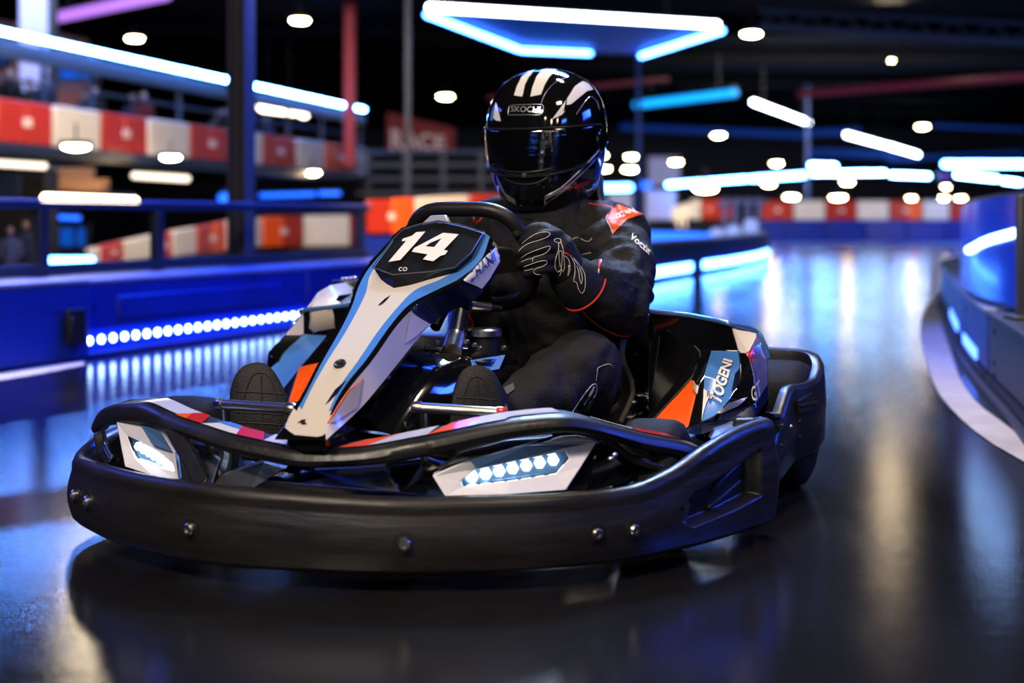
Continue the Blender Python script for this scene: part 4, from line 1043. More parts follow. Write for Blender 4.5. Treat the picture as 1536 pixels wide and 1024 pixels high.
# badges on the white nose
p = on_top(510, 546, .001); q = on_top(510, 540, .001); nn = (on_top(515, 546) - on_top(505, 546)).cross(on_top(510, 540) - on_top(510, 552)).normalized()
if nn.z < 0: nn = -nn
MB().lathe(p, nn, [(0, .0125), (.003, .0125), (.004, .010), (.002, .007), (.001, .003)], 20).build('nose_bolt', kBlack, fair)
decal('nose_mark', dg, [(446, 635), (453, 630), (459, 629), (457, 633), (461, 636), (453, 637), (451, 634)], kBlack, fair, off=.0015, step=2)
decal('nose_mark', dg, [(567, 459), (577, 449), (586, 443), (578, 452), (572, 457)], kNavy, fair, off=.0015, step=2)
decal('nose_flash', dg, [(452, 601), (463, 574), (470, 564), (462, 582)], kNavy, fair, off=.0018, step=3)
decal('nose_flash', dg, [(488, 608), (503, 585), (520, 570), (506, 590)], kNavy, fair, off=.0018, step=3)
# screen behind the plate
MB().prism([at(630, 337, 3.21), at(645, 323, 3.23), at(668, 322, 3.23), at(674, 334, 3.21)], KA * .012).build('wind_deflector', M('deflector_grey', (.30, .31, .36), .3), fair, bevel=.003)
# ---------------------------------------------------------------- steering wheel
phi = math.radians(28)
WC = K(0.0, .775, .598); wn = (KA * math.cos(phi) + UP * math.sin(phi)).normalized(); wu = (UP * math.cos(phi) - KA * math.sin(phi)).normalized(); wl = KL
rimpts = [(-.085, .118), (0, .124), (.085, .118), (.128, .085), (.150, .02), (.146, -.05), (.115, -.105), (.06, -.128), (0, -.130), (-.06, -.128), (-.115, -.105), (-.146, -.05), (-.150, .02), (-.128, .085)]
rp = cr([WC + wl * a + wu * b_ for a, b_ in rimpts], 72, closed=True)
rows = []
for i in range(72):
    t = (rp[(i + 1) % 72] - rp[i - 1]).normalized(); o = t.cross(wn); rows.append([rp[i] + (o * math.cos(a) + wn * math.sin(a)) * .0175 for a in [2 * math.pi * k / 14 for k in range(14)]])
swh = MB().loft(rows + rows[:1], closed=True).build('steering_wheel', kGrip, kart, sharp=180)
for a in (-.012, .006):      # stitched seams on top of the rim
    c = WC + wl * a + wu * .1235; MB().lathe(c - wl * .001, wl, [(0, .0183), (.002, .0183)], 20, caps=False).build('seam', kBlack, swh)
sp = MB()
for a in (-1, 1): sp.prism([WC + wl * (.02 * a) + wu * .03 - wn * .008, WC + wl * (.142 * a) + wu * .02 - wn * .008, WC + wl * (.142 * a) - wu * .03 - wn * .008, WC + wl * (.03 * a) - wu * .05 - wn * .008], wn * .008)
sp.prism([WC + wl * .035 - wn * .008, WC + wl * .03 - wu * .125 - wn * .008, WC - wl * .03 - wu * .125 - wn * .008, WC - wl * .035 - wn * .008], wn * .008)
sp.build('spoke', kBlack, swh, bevel=.003, smooth=False)
MB().lathe(WC - wn * .014, wn, [(0, .05), (.02, .05), (.028, .04)], 28).build('hub', kBlack, swh)
col0 = WC - wn * .02; col1 = K(.0, .42, .30)
MB().tube([col0, col0.lerp(col1, .5)], .012, 14).build('steering_column', kBlack, kart)
MB().tube([at(690, 470, 3.16), at(685, 500, 3.1), at(676, 525, 3.05)], .017, 16).build('column_sleeve', kBlack, kart)
MB().tube([at(683, 505, 3.08), at(677, 527, 3.04)], .022, 16).build('column_sleeve', kChrome, kart)
MB().tube([at(706, 458, 3.17), at(735, 461, 3.19)], .011, 14).build('coupling', kChrome, kart)
MB().tube([at(735, 461, 3.19), at(752, 463, 3.2)], .007, 12).build('coupling', kBlack, kart)
# ---------------------------------------------------------------- fuel tank and console
tk = MB().loft([[at(x, y, D) for x, y, D in r] for r in (
    [(548, 638, 2.80), (560, 600, 2.86), (600, 548, 2.98), (625, 512, 3.06), (628, 532, 3.2)],
    [(590, 655, 2.74), (606, 620, 2.80), (640, 552, 2.95), (660, 520, 3.05), (668, 520, 3.2)],
    [(608, 655, 2.76), (632, 600, 2.84), (668, 548, 2.97), (700, 524, 3.05), (720, 516, 3.2)],
    [(640, 650, 2.84), (655, 610, 2.90), (715, 552, 3.02), (768, 532, 3.12), (775, 524, 3.25)],
    [(720, 660, 2.95), (740, 620, 3.02), (772, 590, 3.1), (780, 560, 3.18), (785, 540, 3.3)])]).build('fuel_tank', kGloss, kart, sharp=40, sub=1)
tb_ = bvh(tk)
decal('tank_sticker', tb_, [(706, 541), (757, 533), (748, 552), (730, 556), (707, 548)], kBlue, tk)
MB().prism([at(706, 540, 3.0), at(758, 532, 3.05), at(749, 553, 3.0), at(728, 557, 2.98), at(708, 549, 2.98)], V((0, .004, 0))).build('tank_sticker', kBlue, tk, smooth=False)
MB().prism([at(712, 541, 2.995), at(748, 536, 3.04), at(736, 545, 2.99), at(716, 547, 2.985)], V((0, .004, 0))).build('sticker_mark', kGloss, tk, smooth=False)
cc = at(725, 500, 3.13)
cap = MB().lathe(cc - UP * .05, UP, [(0, .034), (.04, .034), (.045, .03)], 28).build('filler_neck', kBlack, tk)
MB().lathe(cc - UP * .006, UP, [(0, .038), (.002, .041), (.014, .041), (.018, .036), (.016, .03), (.012, .02)], 32).build('filler_cap', kChrome, cap)
for i, (px, py) in enumerate(((640, 523), (655, 517), (700, 515), (712, 520), (720, 525), (756, 524))):
    MB().lathe(at(px, py, 3.06), UP, [(0, .007), (.006, .007), (.009, .004)], 8).build('tank_bolt', kSteel, tk)
MB().tube(cr([at(697, 470, 3.2), at(708, 485, 3.22), at(702, 500, 3.2), at(690, 505, 3.2)], 12), .004, 8).build('hose', kRedP, kart)
MB().tube(cr([at(575, 560, 3.05), at(590, 575, 3.0), at(582, 600, 2.95)], 12), .004, 8).build('hose', kSteel, kart)
# ---------------------------------------------------------------- pedals: polished foot pegs
for pts in ([(330, 606, 2.93), (437, 613, 2.83)], [(625, 611, 2.80), (752, 619, 2.79)]):
    a, b_ = at(*pts[0]), at(*pts[1]); d = (b_ - a).normalized()
    pg = MB().tube([a, b_], .0105, 18).build('foot_peg', kChrome, kart)
    for e, s in ((a, -1), (b_, 1)): MB().lathe(e + d * (.003 * s), d * s, [(-.012, .013), (.002, .013), (.008, .009)], 18).build('peg_collar', kRedP if (s == 1 and pts[0][0] > 500) else kSteel, pg)
    m = a.lerp(b_, .08); MB().tube([m, m - UP * .08 + V((0, .03, 0)), m - UP * .16 + V((0, .05, 0))], .008, 10).build('pedal_arm', kSteel, pg)
# ---------------------------------------------------------------- wheels
def wheel(c, r, w, ax, front):
    wh = MB().lathe(c - ax * (w / 2), ax, [(0, r * .52), (.0, r * .80), (w * .08, r * .95), (w * .20, r), (w * .5, r * 1.01), (w * .80, r), (w * .92, r * .95), (w, r * .80), (w, r * .52), (w * .9, r * .5), (w * .1, r * .5), (0, r * .52)], 48, caps=False).build('tyre', kRubber, kart, sharp=50)
    MB().lathe(c - ax * (w * .45), ax, [(0, r * .52), (.01, r * .5), (.03, r * .3), (w * .45, r * .26), (w * .7, r * .3), (w * .88, r * .5), (w * .9, r * .52)], 32).build('rim', M('wheel_rim', (.10, .10, .11), .3, metal=.8), wh)
    MB().lathe(c - ax * (w * .52), ax, [(0, .02), (w * 1.04, .02)], 16).build('hub', kSteel, wh)
steer = math.radians(6)
axf = (KL * math.cos(steer) + KA * math.sin(steer))
wheel(K(.50, .62, .1325), .1325, .13, axf, 1); wheel(K(-.60, .50, .135), .135, .15, axf, 1)
wheel(K(.575, 1.40, .16), .16, .17, KL, 0); wheel(K(-.575, 1.40, .16), .16, .17, KL, 0)
MB().tube([K(-.56, 1.40, .16), K(.56, 1.40, .16)], .018, 14).build('rear_axle', kSteel, kart)
for s in (-1, 1): MB().tube([K(.30 * s, .56, .12), K(.50 * s, .58, .13)], .013, 12).build('stub_axle', kSteel, kart)
# ---------------------------------------------------------------- side pods
PV = dict(a=(980, 629, .42), b=(1032, 642, .50), c=(1037, 569, .47), d=(1047, 580, .505), e=(1051, 634, .53), f=(1057, 560, .505), g=(1067, 526, .50), h=(1109, 527, .57), i=(1111, 560, .59), j=(1107, 577, .59), k=(1075, 622, .565), l=(1133, 606, .63),
          m=(1152, 575, .638), n=(1152, 537, .632), o=(1145, 513, .62), p=(1135, 498, .60), q=(1096, 486, .555), r=(1066, 479, .50), s=(1027, 472, .43), t=(972, 467, .35), v=(991, 489, .37), w=(1049, 526, .47), x=(1040, 560, .465), h2=(1121, 530, .60), p2=(1133, 508, .603),
          B0=(978, 640, .42), B1=(1026, 649, .50), B2=(1049, 652, .54), B3=(1133, 625, .642), B4=(1153, 597, .642), y=(1094, 598, .59), y2=(1130, 560, .625))
PV = {k: on_u(*v) for k, v in PV.items()}
PV['i1'] = K(.36, .80, .15); PV['i2'] = K(.35, 1.02, .17); PV['r1'] = K(.36, 1.14, .17); PV['r2'] = K(.60, 1.16, .17)
PF = [('a b d c', 1), ('b e f d', 0), ('e k y j i h g f', 2), ('k l y', 0), ('y l y2 j', 0), ('l m y2', 3), ('j y2 i', 0), ('i y2 h2 h', 0), ('y2 m n h2', 3), ('h2 n o p2', 3), ('h h2 p2 p q', 4), ('p2 o p', 3),
      ('v w s t', 0), ('w g r s', 0), ('g h q r', 0), ('c d f g w x', 0), ('a c x i1', 0), ('x w v i2 i1', 0), ('v t i2', 0),
      ('B0 B1 b a', 0), ('B1 B2 e b', 5), ('B2 B3 l k e', 5), ('B3 B4 m l', 5), ('t s r1', 0), ('s r q p r1', 0), ('p o n r2 r1', 0), ('n m B4 r2', 0), ('t r1 i2', 0), ('B0 a i1', 0)]
kFlank = M('pod_flank_print', (.02, .05, .16), .15, coat=.8, var=(22, (.30, .26, .36)))
def side_pod(mirror):
    keys = list(PV); vs = [mir(PV[k]) - KL * .06 if mirror else PV[k] for k in keys]
    fs = [[keys.index(x) for x in f.split()] for f, _ in PF]
    pod = mesh('side_pod', vs, fs, [kGloss, kOrange, kBlue, kFlank, kWhite, kNavy], kart, idx=[i for _, i in PF], smooth=True, sharp=25, bevel=.006)
    g = lambda k: mir(PV[k]) - KL * .06 if mirror else PV[k]
    MB().tube(cr([g('t'), g('s'), g('r'), g('q'), g('p'), g('o'), g('n')], 30), .006, 8).build('rim_trim', M('pod_rim', (.10, .22, .45), .15, metal=.3, coat=.7), pod)
    MB().tube(cr([g('v'), g('w'), g('x'), g('c').lerp(g('x'), .4), g('a')], 30), .0025, 8).build('edge_bead', kBlack, pod)
    MB().tube(cr([g('h'), g('i'), g('j'), g('k'), g('e')], 20), .002, 6).build('edge_bead', kBlack, pod)
    return pod
def pod_inner(mirror):
    edge = cr([PV['t'] + KA * .01, PV['v'], PV['w'], PV['x'], PV['c'], PV['a'], PV['B0']], 24)
    bead = cr([on_u(950, 470, .27), on_u(938, 503, .28), on_u(933, 530, .28), on_u(946, 570, .28), on_u(948, 592, .28), on_u(930, 634, .27), on_u(915, 655, .27)], 24)
    rows = []
    for k in range(9):
        t = k / 8; rows.append([a.lerp(b, t) + (KA * .07 - UP * .03) * math.sin(math.pi * t) for a, b in zip(edge, bead)])
    if mirror: rows = [[mir(p) for p in r] for r in rows]
    return MB().loft(rows).build('pod_inner', kGloss, kart, sharp=180)
pod_inner(False); pod_inner(True)
pod = side_pod(False); pod2 = side_pod(True)
pb = bvh(pod)
text_on('lettering', 'TOGENI', [(1082, 610), (1100, 543), (1086, 539), (1064, 598)], kNum, pod, tree=pb, bold=.035, off=.0045)
decal('white_flash', pb, [(1056, 584), (1066, 592), (1060, 606), (1052, 632)], kNum, pod, off=.003, step=3)
text_on('small_lettering', 'Peroli', [(1061, 597), (1075, 599), (1076, 592), (1062, 589)], kNavy, pod, tree=pb, off=.0045)
decal('blade_sticker', pb, [(1075, 621), (1092, 603), (1121, 596), (1106, 608)], kLav, pod, off=.003, step=3)
decal('blade_sticker', pb, [(1103, 562), (1111, 552), (1110, 576), (1098, 588)], kNavy, pod, off=.003, step=3)
decal('flame', pb, [(1041, 571), (1048, 582), (1046, 592), (1040, 584)], kWhite, pod, off=.003, step=3)
decal('red_flash', pb, [(1120, 531), (1128, 521), (1131, 532), (1127, 545)], kRedP, pod, off=.003, step=3)
text_on('lettering', 'GT', [(1128, 604), (1141, 592), (1137, 568), (1125, 584)], kNum, pod, tree=pb, bold=.02, off=.003)
# cap and engine cover rising behind the far pod
ec = MB().loft([[at(x, y, D) for x, y, D in r] for r in ([(474, 470, 3.85), (480, 452, 3.86), (488, 441, 3.9), (520, 434, 4.0)], [(472, 485, 3.84), (476, 470, 3.82), (492, 468, 3.82), (528, 466, 3.9)], [(476, 495, 3.86), (484, 492, 3.82), (500, 492, 3.82), (530, 492, 3.9)])]).build('engine_cover', kWhite, kart, sharp=50)
so = ec.modifiers.new('Solid', 'SOLIDIFY'); so.thickness = .03; so.offset = -1
MB().prism([at(493, 463, 3.80), at(508, 443, 3.86), at(530, 440, 3.9), at(522, 460, 3.84)], (0, .01, 0)).build('cover_panel', kGloss, ec, smooth=False)
MB().prism([at(492, 464, 3.795), at(500, 457, 3.81), at(502, 462, 3.805), at(495, 467, 3.795)], (0, .006, 0)).build('cover_mark', kRedP, ec, smooth=False)
MB().prism([at(472, 472, 3.80), at(530, 474, 3.86), at(524, 492, 3.86), at(478, 496, 3.82)], (0, .05, 0)).build('cover_base', kGloss, ec, smooth=False, bevel=.004)
MB().lathe(at(528, 436, 4.02), UP, [(-.03, .06), (.015, .06), (.03, .055), (.032, .03)], 20).build('air_filter', kBlack, kart)
for k in range(4): MB().ellipsoid(at(514 + k * 6, 419 - k * .5, 4.0), .007, n=6).build('filter_bolt', kSteel, kart)
# ---------------------------------------------------------------- rear bumper and side guards
RBS = [(.648, .985, .045, .125), (.650, 1.03, .05, .150), (.652, 1.12, .065, .215), (.655, 1.20, .08, .270), (.657, 1.235, .088, .278), (.672, 1.29, .095, .276), (.685, 1.37, .10, .283), (.682, 1.45, .115, .315), (.655, 1.50, .13, .335), (.60, 1.52, .14, .342), (.45, 1.525, .15, .345), (.2, 1.53, .155, .345), (0, 1.53, .155, .345)]
def bumper_side(sg):
    st = cr([(u * sg, s, zb, zt) for u, s, zb, zt in RBS], 70); rws = []
    for i, (u, s, zb, zt) in enumerate(st):
        a, c = st[max(i - 1, 0)], st[min(i + 1, 69)]; d = V((c[0] - a[0], c[1] - a[1], 0)).normalized(); n = V((d.y, -d.x, 0)) * sg   # outward in (u, s)
        off = lambda o, z: K(u + n.x * o, s + n.y * o, z)
        th = .028; lowz = zb if i < 42 else zb + (zt - zb) * min(.72, (i - 42) * .2)
        rws.append([off(-.004, lowz), off(.004, lowz + .01), off(.008, (lowz + zt) / 2), off(.003, zt - .012), off(-.004, zt - .002), off(-.014, zt), off(-th, zt - .004), off(-th - .004, zt - .02), off(-th, lowz + .004)])
    return MB().loft(rws, closed=True, caps=True).build('rear_bumper' if sg > 0 else 'rear_bumper_half', kBlack, kart, sharp=45)
rbm = bumper_side(1); rb2 = bumper_side(-1)
rt = bvh(rbm)
for px, py in ((1186, 640), (1172, 668), (1199, 655), (1199, 632)):
    p = hit(rt, px, py, 0.0)
    if p: MB().ellipsoid(p, .006, n=6).build('stud', kSteel if py == 640 else kBlack, rbm)
MB().prism([on_u(1195, 600, .668), on_u(1216, 588, .682), on_u(1222, 612, .684), on_u(1196, 622, .668)], KL * .006).build('bumper_rib', kBlack, rbm, bevel=.004)
MB().prism([on_u(1195, 606, .668), on_u(1222, 600, .688), on_u(1224, 606, .690), on_u(1196, 612, .668)], KL * .010).build('bumper_rib', kBlack, rbm, bevel=.004)
MB().tube(cr([K(.52, .94, .20), K(.60, .98, .215), K(.63, 1.10, .20), K(.60, 1.2, .19)], 16), .03, 12, round_ends=True).build('side_bar', kGloss, kart)
MB().tube(cr([K(-.52, .94, .20), K(-.60, .98, .215), K(-.63, 1.10, .20), K(-.60, 1.2, .19)], 16), .03, 12, round_ends=True).build('side_bar', kGloss, kart)
# inner fender piece behind the front bumper's rim
plate('side_shelf', [(1064, 658, 3.02), (1072, 645, 3.06), (1100, 634, 3.12), (1128, 630, 3.14), (1130, 638, 3.08), (1090, 658, 3.0)], (0, .03, .0), kBlack)
for sg in (-1, 1):
    MB().tube(cr([K(.36 * sg, .58, .10), K(.5 * sg, .72, .13), K(.5 * sg, .95, .13), K(.37 * sg, 1.1, .1)], 20), .014, 10).build('side_rail', kBlack, kart)
# ---------------------------------------------------------------- seat
seat_rows = []
for s, zb, hw, hs in ((.76, .12, .17, .02), (.82, .10, .20, .05), (.92, .09, .215, .12), (1.02, .09, .225, .20), (1.12, .10, .225, .27), (1.22, .16, .22, .27), (1.29, .30, .215, .20), (1.33, .44, .205, .10), (1.36, .56, .185, .04), (1.385, .66, .13, .02), (1.405, .74, .095, .012), (1.42, .80, .085, .008), (1.425, .83, .06, .005)):
    r = []
    for k in range(17):
        t = k / 16 * 2 - 1; a = abs(t) ** 3
        r.append(K(.03 + hw * math.sin(t * math.pi / 2 * .98), s - (.12 * a if s > 1.2 else 0), zb + hs * a))
    seat_rows.append(r)
seat = MB().loft(seat_rows).build('seat', kBlack, kart, sharp=180)
so = seat.modifiers.new('Solid', 'SOLIDIFY'); so.thickness = .012
fl_a = cr([r[-1] for r in seat_rows[:7]][::-1], 20)
fl_b = cr([on_u(950, 470, .27), on_u(938, 503, .30), on_u(933, 530, .30), on_u(946, 570, .30), on_u(948, 592, .30), on_u(930, 634, .29), on_u(915, 655, .27)], 20)
MB().loft([fl_a, [a.lerp(b, .5) - UP * .01 for a, b in zip(fl_a, fl_b)], fl_b]).build('seat_flange', kBlack, seat, sharp=180)
MB().tube(cr([r[0] for r in seat_rows], 40), .008, 8).build('edge_roll', kBlack, seat); MB().tube(cr([r[-1] for r in seat_rows], 40), .008, 8).build('edge_roll', kBlack, seat)
MB().tube(cr([on_u(938, 503, .30), on_u(933, 530, .30), on_u(946, 570, .30), on_u(948, 592, .30), on_u(930, 634, .29)], 24), .007, 10).build('edge_roll', M('seat_bead', (.22, .20, .17), .35), seat)
# ================================================================ DRIVER
sSuit = M('suit_black', (.0075, .0072, .0068), .8, bump=(160, .35))
sTrous = M('suit_trousers', (.017, .0158, .0145), .85, bump=(160, .35))
sGlove = M('glove_black', (.007, .007, .0073), .75, bump=(300, .2))
sWhite = M('stitch_white', (.70, .66, .60), .6)
sCream = M('stitch_cream', (.48, .40, .30), .6)
sRed = M('piping_red', (.70, .05, .025), .5)
sOr = M('patch_orange', (.85, .13, .02), .6)
hBlack = M('helmet_black', (.006, .006, .0065), .07, coat=1.0)
hWhite = M('helmet_white', (.74, .72, .70), .14, coat=.8)
hVisor = M('visor_dark', (.003, .003, .004), .05, coat=.6, spec=.9, bump=(60, .10, (.25, .25, 3)))
hTrim = M('helmet_trim', (.02, .02, .022), .3)
hSilver = M('helmet_silver', (.50, .50, .55), .2, metal=.6)
driver = empty('person', K(.03, 1.15, .09), 'helmeted driver in black racing suit gripping the wheel of the kart', 'person')
# ---------------------------------------------------------------- body: one continuous figure
def ring(c, w, d, a=KL, b=KA, n=20, tilt=0.0):
    return [c + a * (w * math.cos(2 * math.pi * k / n)) + (b + UP * tilt) * (d * math.sin(2 * math.pi * k / n)) for k in range(n)]
bd = MB()
tor = [(K(.03, 1.10, .13), .17, .12), (K(.03, 1.13, .20), .19, .135), (K(.03, 1.15, .28), .185, .135), (K(.03, 1.165, .38), .175, .13), (K(.035, 1.165, .48), .185, .132), (K(.035, 1.16, .56), .20, .132), (K(.04, 1.16, .625), .205, .118), (K(.045, 1.155, .668), .165, .098), (K(.045, 1.15, .70), .10, .085), (K(.045, 1.14, .745), .075, .075), (K(.045, 1.13, .80), .07, .07)]
bd.loft([ring(*t) for t in tor], closed=True, caps=True)
SH = [at(928, 352, 3.60), K(-.185, 1.16, .652)]
ELB = [at(926, 452, 3.36), K(-.37, .98, .46)]
WR = [at(863, 418, 3.24), K(-.245, .82, .555)]
bd.tube([at(885, 345, 3.63), SH[0], at(938, 400, 3.47), ELB[0]], [.08, .082, .078, .079], 18, round_ends=True)
bd.tube([ELB[0], at(897, 437, 3.29), WR[0]], [.079, .066, .050], 18, round_ends=True)
bd.ellipsoid(at(903, 378, 3.50), (.06, .07, .075), n=8)
bd.ellipsoid(at(931, 468, 3.36), (.068, .07, .062), n=8)
bd.tube([K(-.12, 1.16, .66), SH[1], K(-.29, 1.06, .55), ELB[1]], [.08, .082, .076, .072], 18, round_ends=True)
bd.tube([ELB[1], WR[1]], [.070, .05], 18, round_ends=True)
HIP = [K(.12, 1.10, .20), K(-.07, 1.10, .20)]
KN = [at(878, 545, 3.22), K(-.22, .80, .345)]
AN = [at(748, 628, 2.99), K(-.315, .45, .19)]
bd.tube([HIP[0], HIP[0].lerp(KN[0], .5) + UP * .01, KN[0]], [.105, .098, .083], 18, round_ends=True)
bd.tube([KN[0], KN[0].lerp(AN[0], .4) - UP * .006, AN[0]], [.082, .074, .050], 18, round_ends=True)
bd.tube([HIP[1], HIP[1].lerp(KN[1], .5) + UP * .01, KN[1]], [.105, .092, .075], 18, round_ends=True)
bd.tube([KN[1], KN[1].lerp(AN[1], .35) - UP * .006, AN[1]], [.075, .068, .046], 18, round_ends=True)
body = bd.build('body', [sSuit, sTrous], driver, sharp=180)
remesh(body, .0085, 14)
tx = bpy.data.textures.new('folds', 'CLOUDS'); tx.noise_scale = .055; tx.noise_depth = 2
dm = body.modifiers.new('Folds', 'DISPLACE'); dm.texture = tx; dm.strength = .013; dm.mid_level = .5; dm.texture_coords = 'GLOBAL'
tx2 = bpy.data.textures.new('creases', 'WOOD'); tx2.wood_type = 'BANDNOISE'; tx2.noise_scale = .09; tx2.turbulence = 9
dm2 = body.modifiers.new('Creases', 'DISPLACE'); dm2.texture = tx2; dm2.strength = .011; dm2.mid_level = .5; dm2.texture_coords = 'GLOBAL'
# bake the finished surface so that trousers can get their own cloth
dg_ = bpy.context.evaluated_depsgraph_get(); me = bpy.data.meshes.new_from_object(body.evaluated_get(dg_))
body.modifiers.clear(); old = body.data; body.data = me
me.materials.clear(); me.materials.append(sSuit); me.materials.append(sTrous)
for p in me.polygons:
    u, s, z = us(me.vertices[p.vertices[0]].co)
    p.material_index = 1 if (s < 1.02 and z < .415 and (u > -.1 or s < .9) and not (z > .37 and u > .34)) else 0
me.shade_smooth()
# cloth folds: thin ridges that run round the sleeves, the waist and the bent knee
me.update(); nrm__ = [v.normal.copy() for v in me.vertices]
for v, nn in zip(me.vertices, nrm__):
    c_ = v.co; w_ = noise.noise_vector(c_ * 5.0) * .10
    q = c_ + w_
    a1 = noise.noise(V((q.x * 7, q.y * 7, q.z * 24))); a2 = noise.noise(V((q.x * 22 + 5, q.y * 9, (q.z + q.x * .6) * 13 + 3)))
    r1 = max(0, 1 - abs(a1) * 3.2) ** 2; r2 = max(0, 1 - abs(a2) * 3.2) ** 2
    m_ = .35 + .65 * max(0, noise.noise(c_ * 4.0 + V((9, 2, 1))) + .35)
    v.co = c_ + nn * ((.0055 * r1 + .0065 * r2) * m_)
me.update()
tb = bvh(body)
# ---------------------------------------------------------------- helmet
HYAW = math.radians(-22); HC = at(820, 207, 3.66)
hf = V((math.sin(HYAW), -math.cos(HYAW), -.10)).normalized(); hs_ = V((math.cos(HYAW), math.sin(HYAW), 0)); hu = hs_.cross(-hf).normalized()
if hu.z < 0: hu = -hu
HP = [(-.176, .078, .118, .075), (-.172, .092, .132, .088), (-.155, .107, .148, .108), (-.125, .124, .160, .128), (-.09, .136, .166, .143), (-.05, .145, .166, .156), (0, .150, .160, .164), (.04, .150, .153, .166), (.08, .144, .142, .160), (.115, .129, .122, .144), (.142, .106, .098, .118), (.160, .078, .072, .086), (.171, .050, .046, .054), (.176, .025, .022, .026)]
hp_ = cr([(z * 3, w, f_, b_) for z, w, f_, b_ in HP], 70)
def helm(az, z, off=0.0):
    w, f_, b_ = interp([(h[0] / 3, h[1], h[2], h[3]) for h in hp_], z)
    c, s = math.cos(az), math.sin(az); d = f_ if c > 0 else b_; e = 2.25
    r = (abs(c / d) ** e + abs(s / w) ** e) ** (-1 / e) + off
    return HC + hf * (r * c) + hs_ * (r * s) + hu * z
NA = 96
rws = [[helm(2 * math.pi * k / NA, h[0] / 3) for k in range(NA)] for h in hp_]
hm = MB(); hm.loft(rws, closed=True); n0 = len(hm.v); hm.v.append(HC + hu * .1785); m = 69 * NA
hm.f += [[m + k, m + (k + 1) % NA, n0] for k in range(NA)]; hm.i += [0] * NA
n1 = len(hm.v); hm.v.append(HC - hu * .165); hm.f += [[k, (k + 1) % NA, n1] for k in range(NA)]; hm.i += [0] * NA
helmet = hm.build('helmet', hBlack, driver, sharp=180)
# visor shell
def vis_z(az, t):
    a = min(abs(az) / math.radians(98), 1); lo = -.088 + .064 * a ** 1.8; hi = .030 + .004 * a - .03 * max(0, a - .85) / .15
    return lo + (hi - lo) * t
rows_v = []
for j in range(15):
    t = j / 14; rows_v.append([helm(math.radians(-98 + 196 * k / 64), vis_z(math.radians(-98 + 196 * k / 64), t), .004) for k in range(65)])
vz = MB().loft(rows_v).build('visor', hVisor, helmet, sharp=180)
so = vz.modifiers.new('Solid', 'SOLIDIFY'); so.thickness = .004; so.offset = -1
MB().tube(rows_v[-1], .003, 6).build('visor_seal', hTrim, vz); MB().tube(rows_v[0], .003, 6).build('visor_seal', hTrim, vz)
ht = bvh(helmet, vz)
for sd_ in (-1, 1):
    p = helm(math.radians(84 * sd_), -.005, .003); nrm_ = (p - HC); nrm_.z = 0
    MB().lathe(p, nrm_, [(0, .030), (.006, .028), (.009, .018), (.009, .004)], 28).build('visor_pivot', hBlack, vz)
# helmet graphics, rows and columns of the photo laid on the shell
zz = lambda pts: [(700 + x * .234375, 90 + y * .234375) for x, y in pts]
decal('stripe', ht, zz([(304, 228), (322, 170), (352, 110), (392, 76), (440, 62), (400, 110), (374, 160), (358, 236)]), hWhite, helmet, step=3)
decal('stripe', ht, zz([(408, 236), (420, 180), (446, 110), (480, 64), (530, 54), (580, 62), (530, 110), (500, 160), (476, 222)]), hWhite, helmet, step=3)
decal('swoosh', ht, zz([(546, 380), (590, 320), (640, 250), (690, 170), (740, 136), (775, 150), (810, 190), (770, 200), (720, 240), (660, 290), (610, 350)]), hWhite, helmet, step=3)
decal('swoosh_shadow', ht, zz([(618, 330), (640, 235), (636, 290), (690, 280), (650, 312)]), hBlack, helmet, step=3, off=.0025)
decal('side_flash', ht, zz([(176, 330), (190, 270), (200, 300), (222, 392), (190, 388), (172, 370)]), hWhite, helmet, step=3)
decal('side_flash', ht, zz([(152, 388), (160, 330), (176, 290), (172, 340), (172, 388)]), M('flash_blue', (.08, .25, .7), .2, coat=.6), helmet, step=3)
piping('chin_line', ht, [zz([(872, 520), (850, 570), (790, 640), (700, 730), (600, 820), (505, 872)])], .0022, hSilver, helmet)
piping('chin_line', ht, [zz([(876, 545), (850, 600), (790, 672), (700, 760), (620, 836), (500, 925)])], .0016, hSilver, helmet)
decal('chin_flash', ht, zz([(500, 868), (560, 842), (640, 800), (720, 735), (700, 765), (625, 838), (560, 885), (495, 930)]), hSilver, helmet, step=3)
decal('chin_print', ht, zz([(506, 890), (560, 862), (605, 838), (560, 872), (506, 908)]), hBlack, helmet, step=3, off=.003)
decal('red_flash', ht, zz([(680, 808), (740, 780), (800, 760), (770, 800), (700, 826)]), M('flash_red', (.35, .02, .03), .2, coat=.6), helmet, step=3)
decal('chin_flash', ht, zz([(186, 712), (210, 770), (250, 850), (310, 890), (322, 926), (270, 900), (230, 840), (200, 780)]), hSilver, helmet, step=3)
piping('badge_frame', ht, [zz([(266, 352), (272, 300), (290, 290), (380, 286), (486, 290), (478, 345), (380, 350), (266, 352)])], .0011, hSilver, helmet, step=2)
text_on('lettering', 'SKOCHI', zz([(282, 332), (468, 336), (474, 298), (286, 296)]), hSilver, helmet, tree=ht, bold=.015, off=.0015)
piping('panel_line', ht, [zz([(476, 280), (500, 220), (560, 150), (640, 110)]), zz([(700, 350), (740, 290), (790, 235), (830, 260), (850, 320)])], .0009, hSilver, helmet)
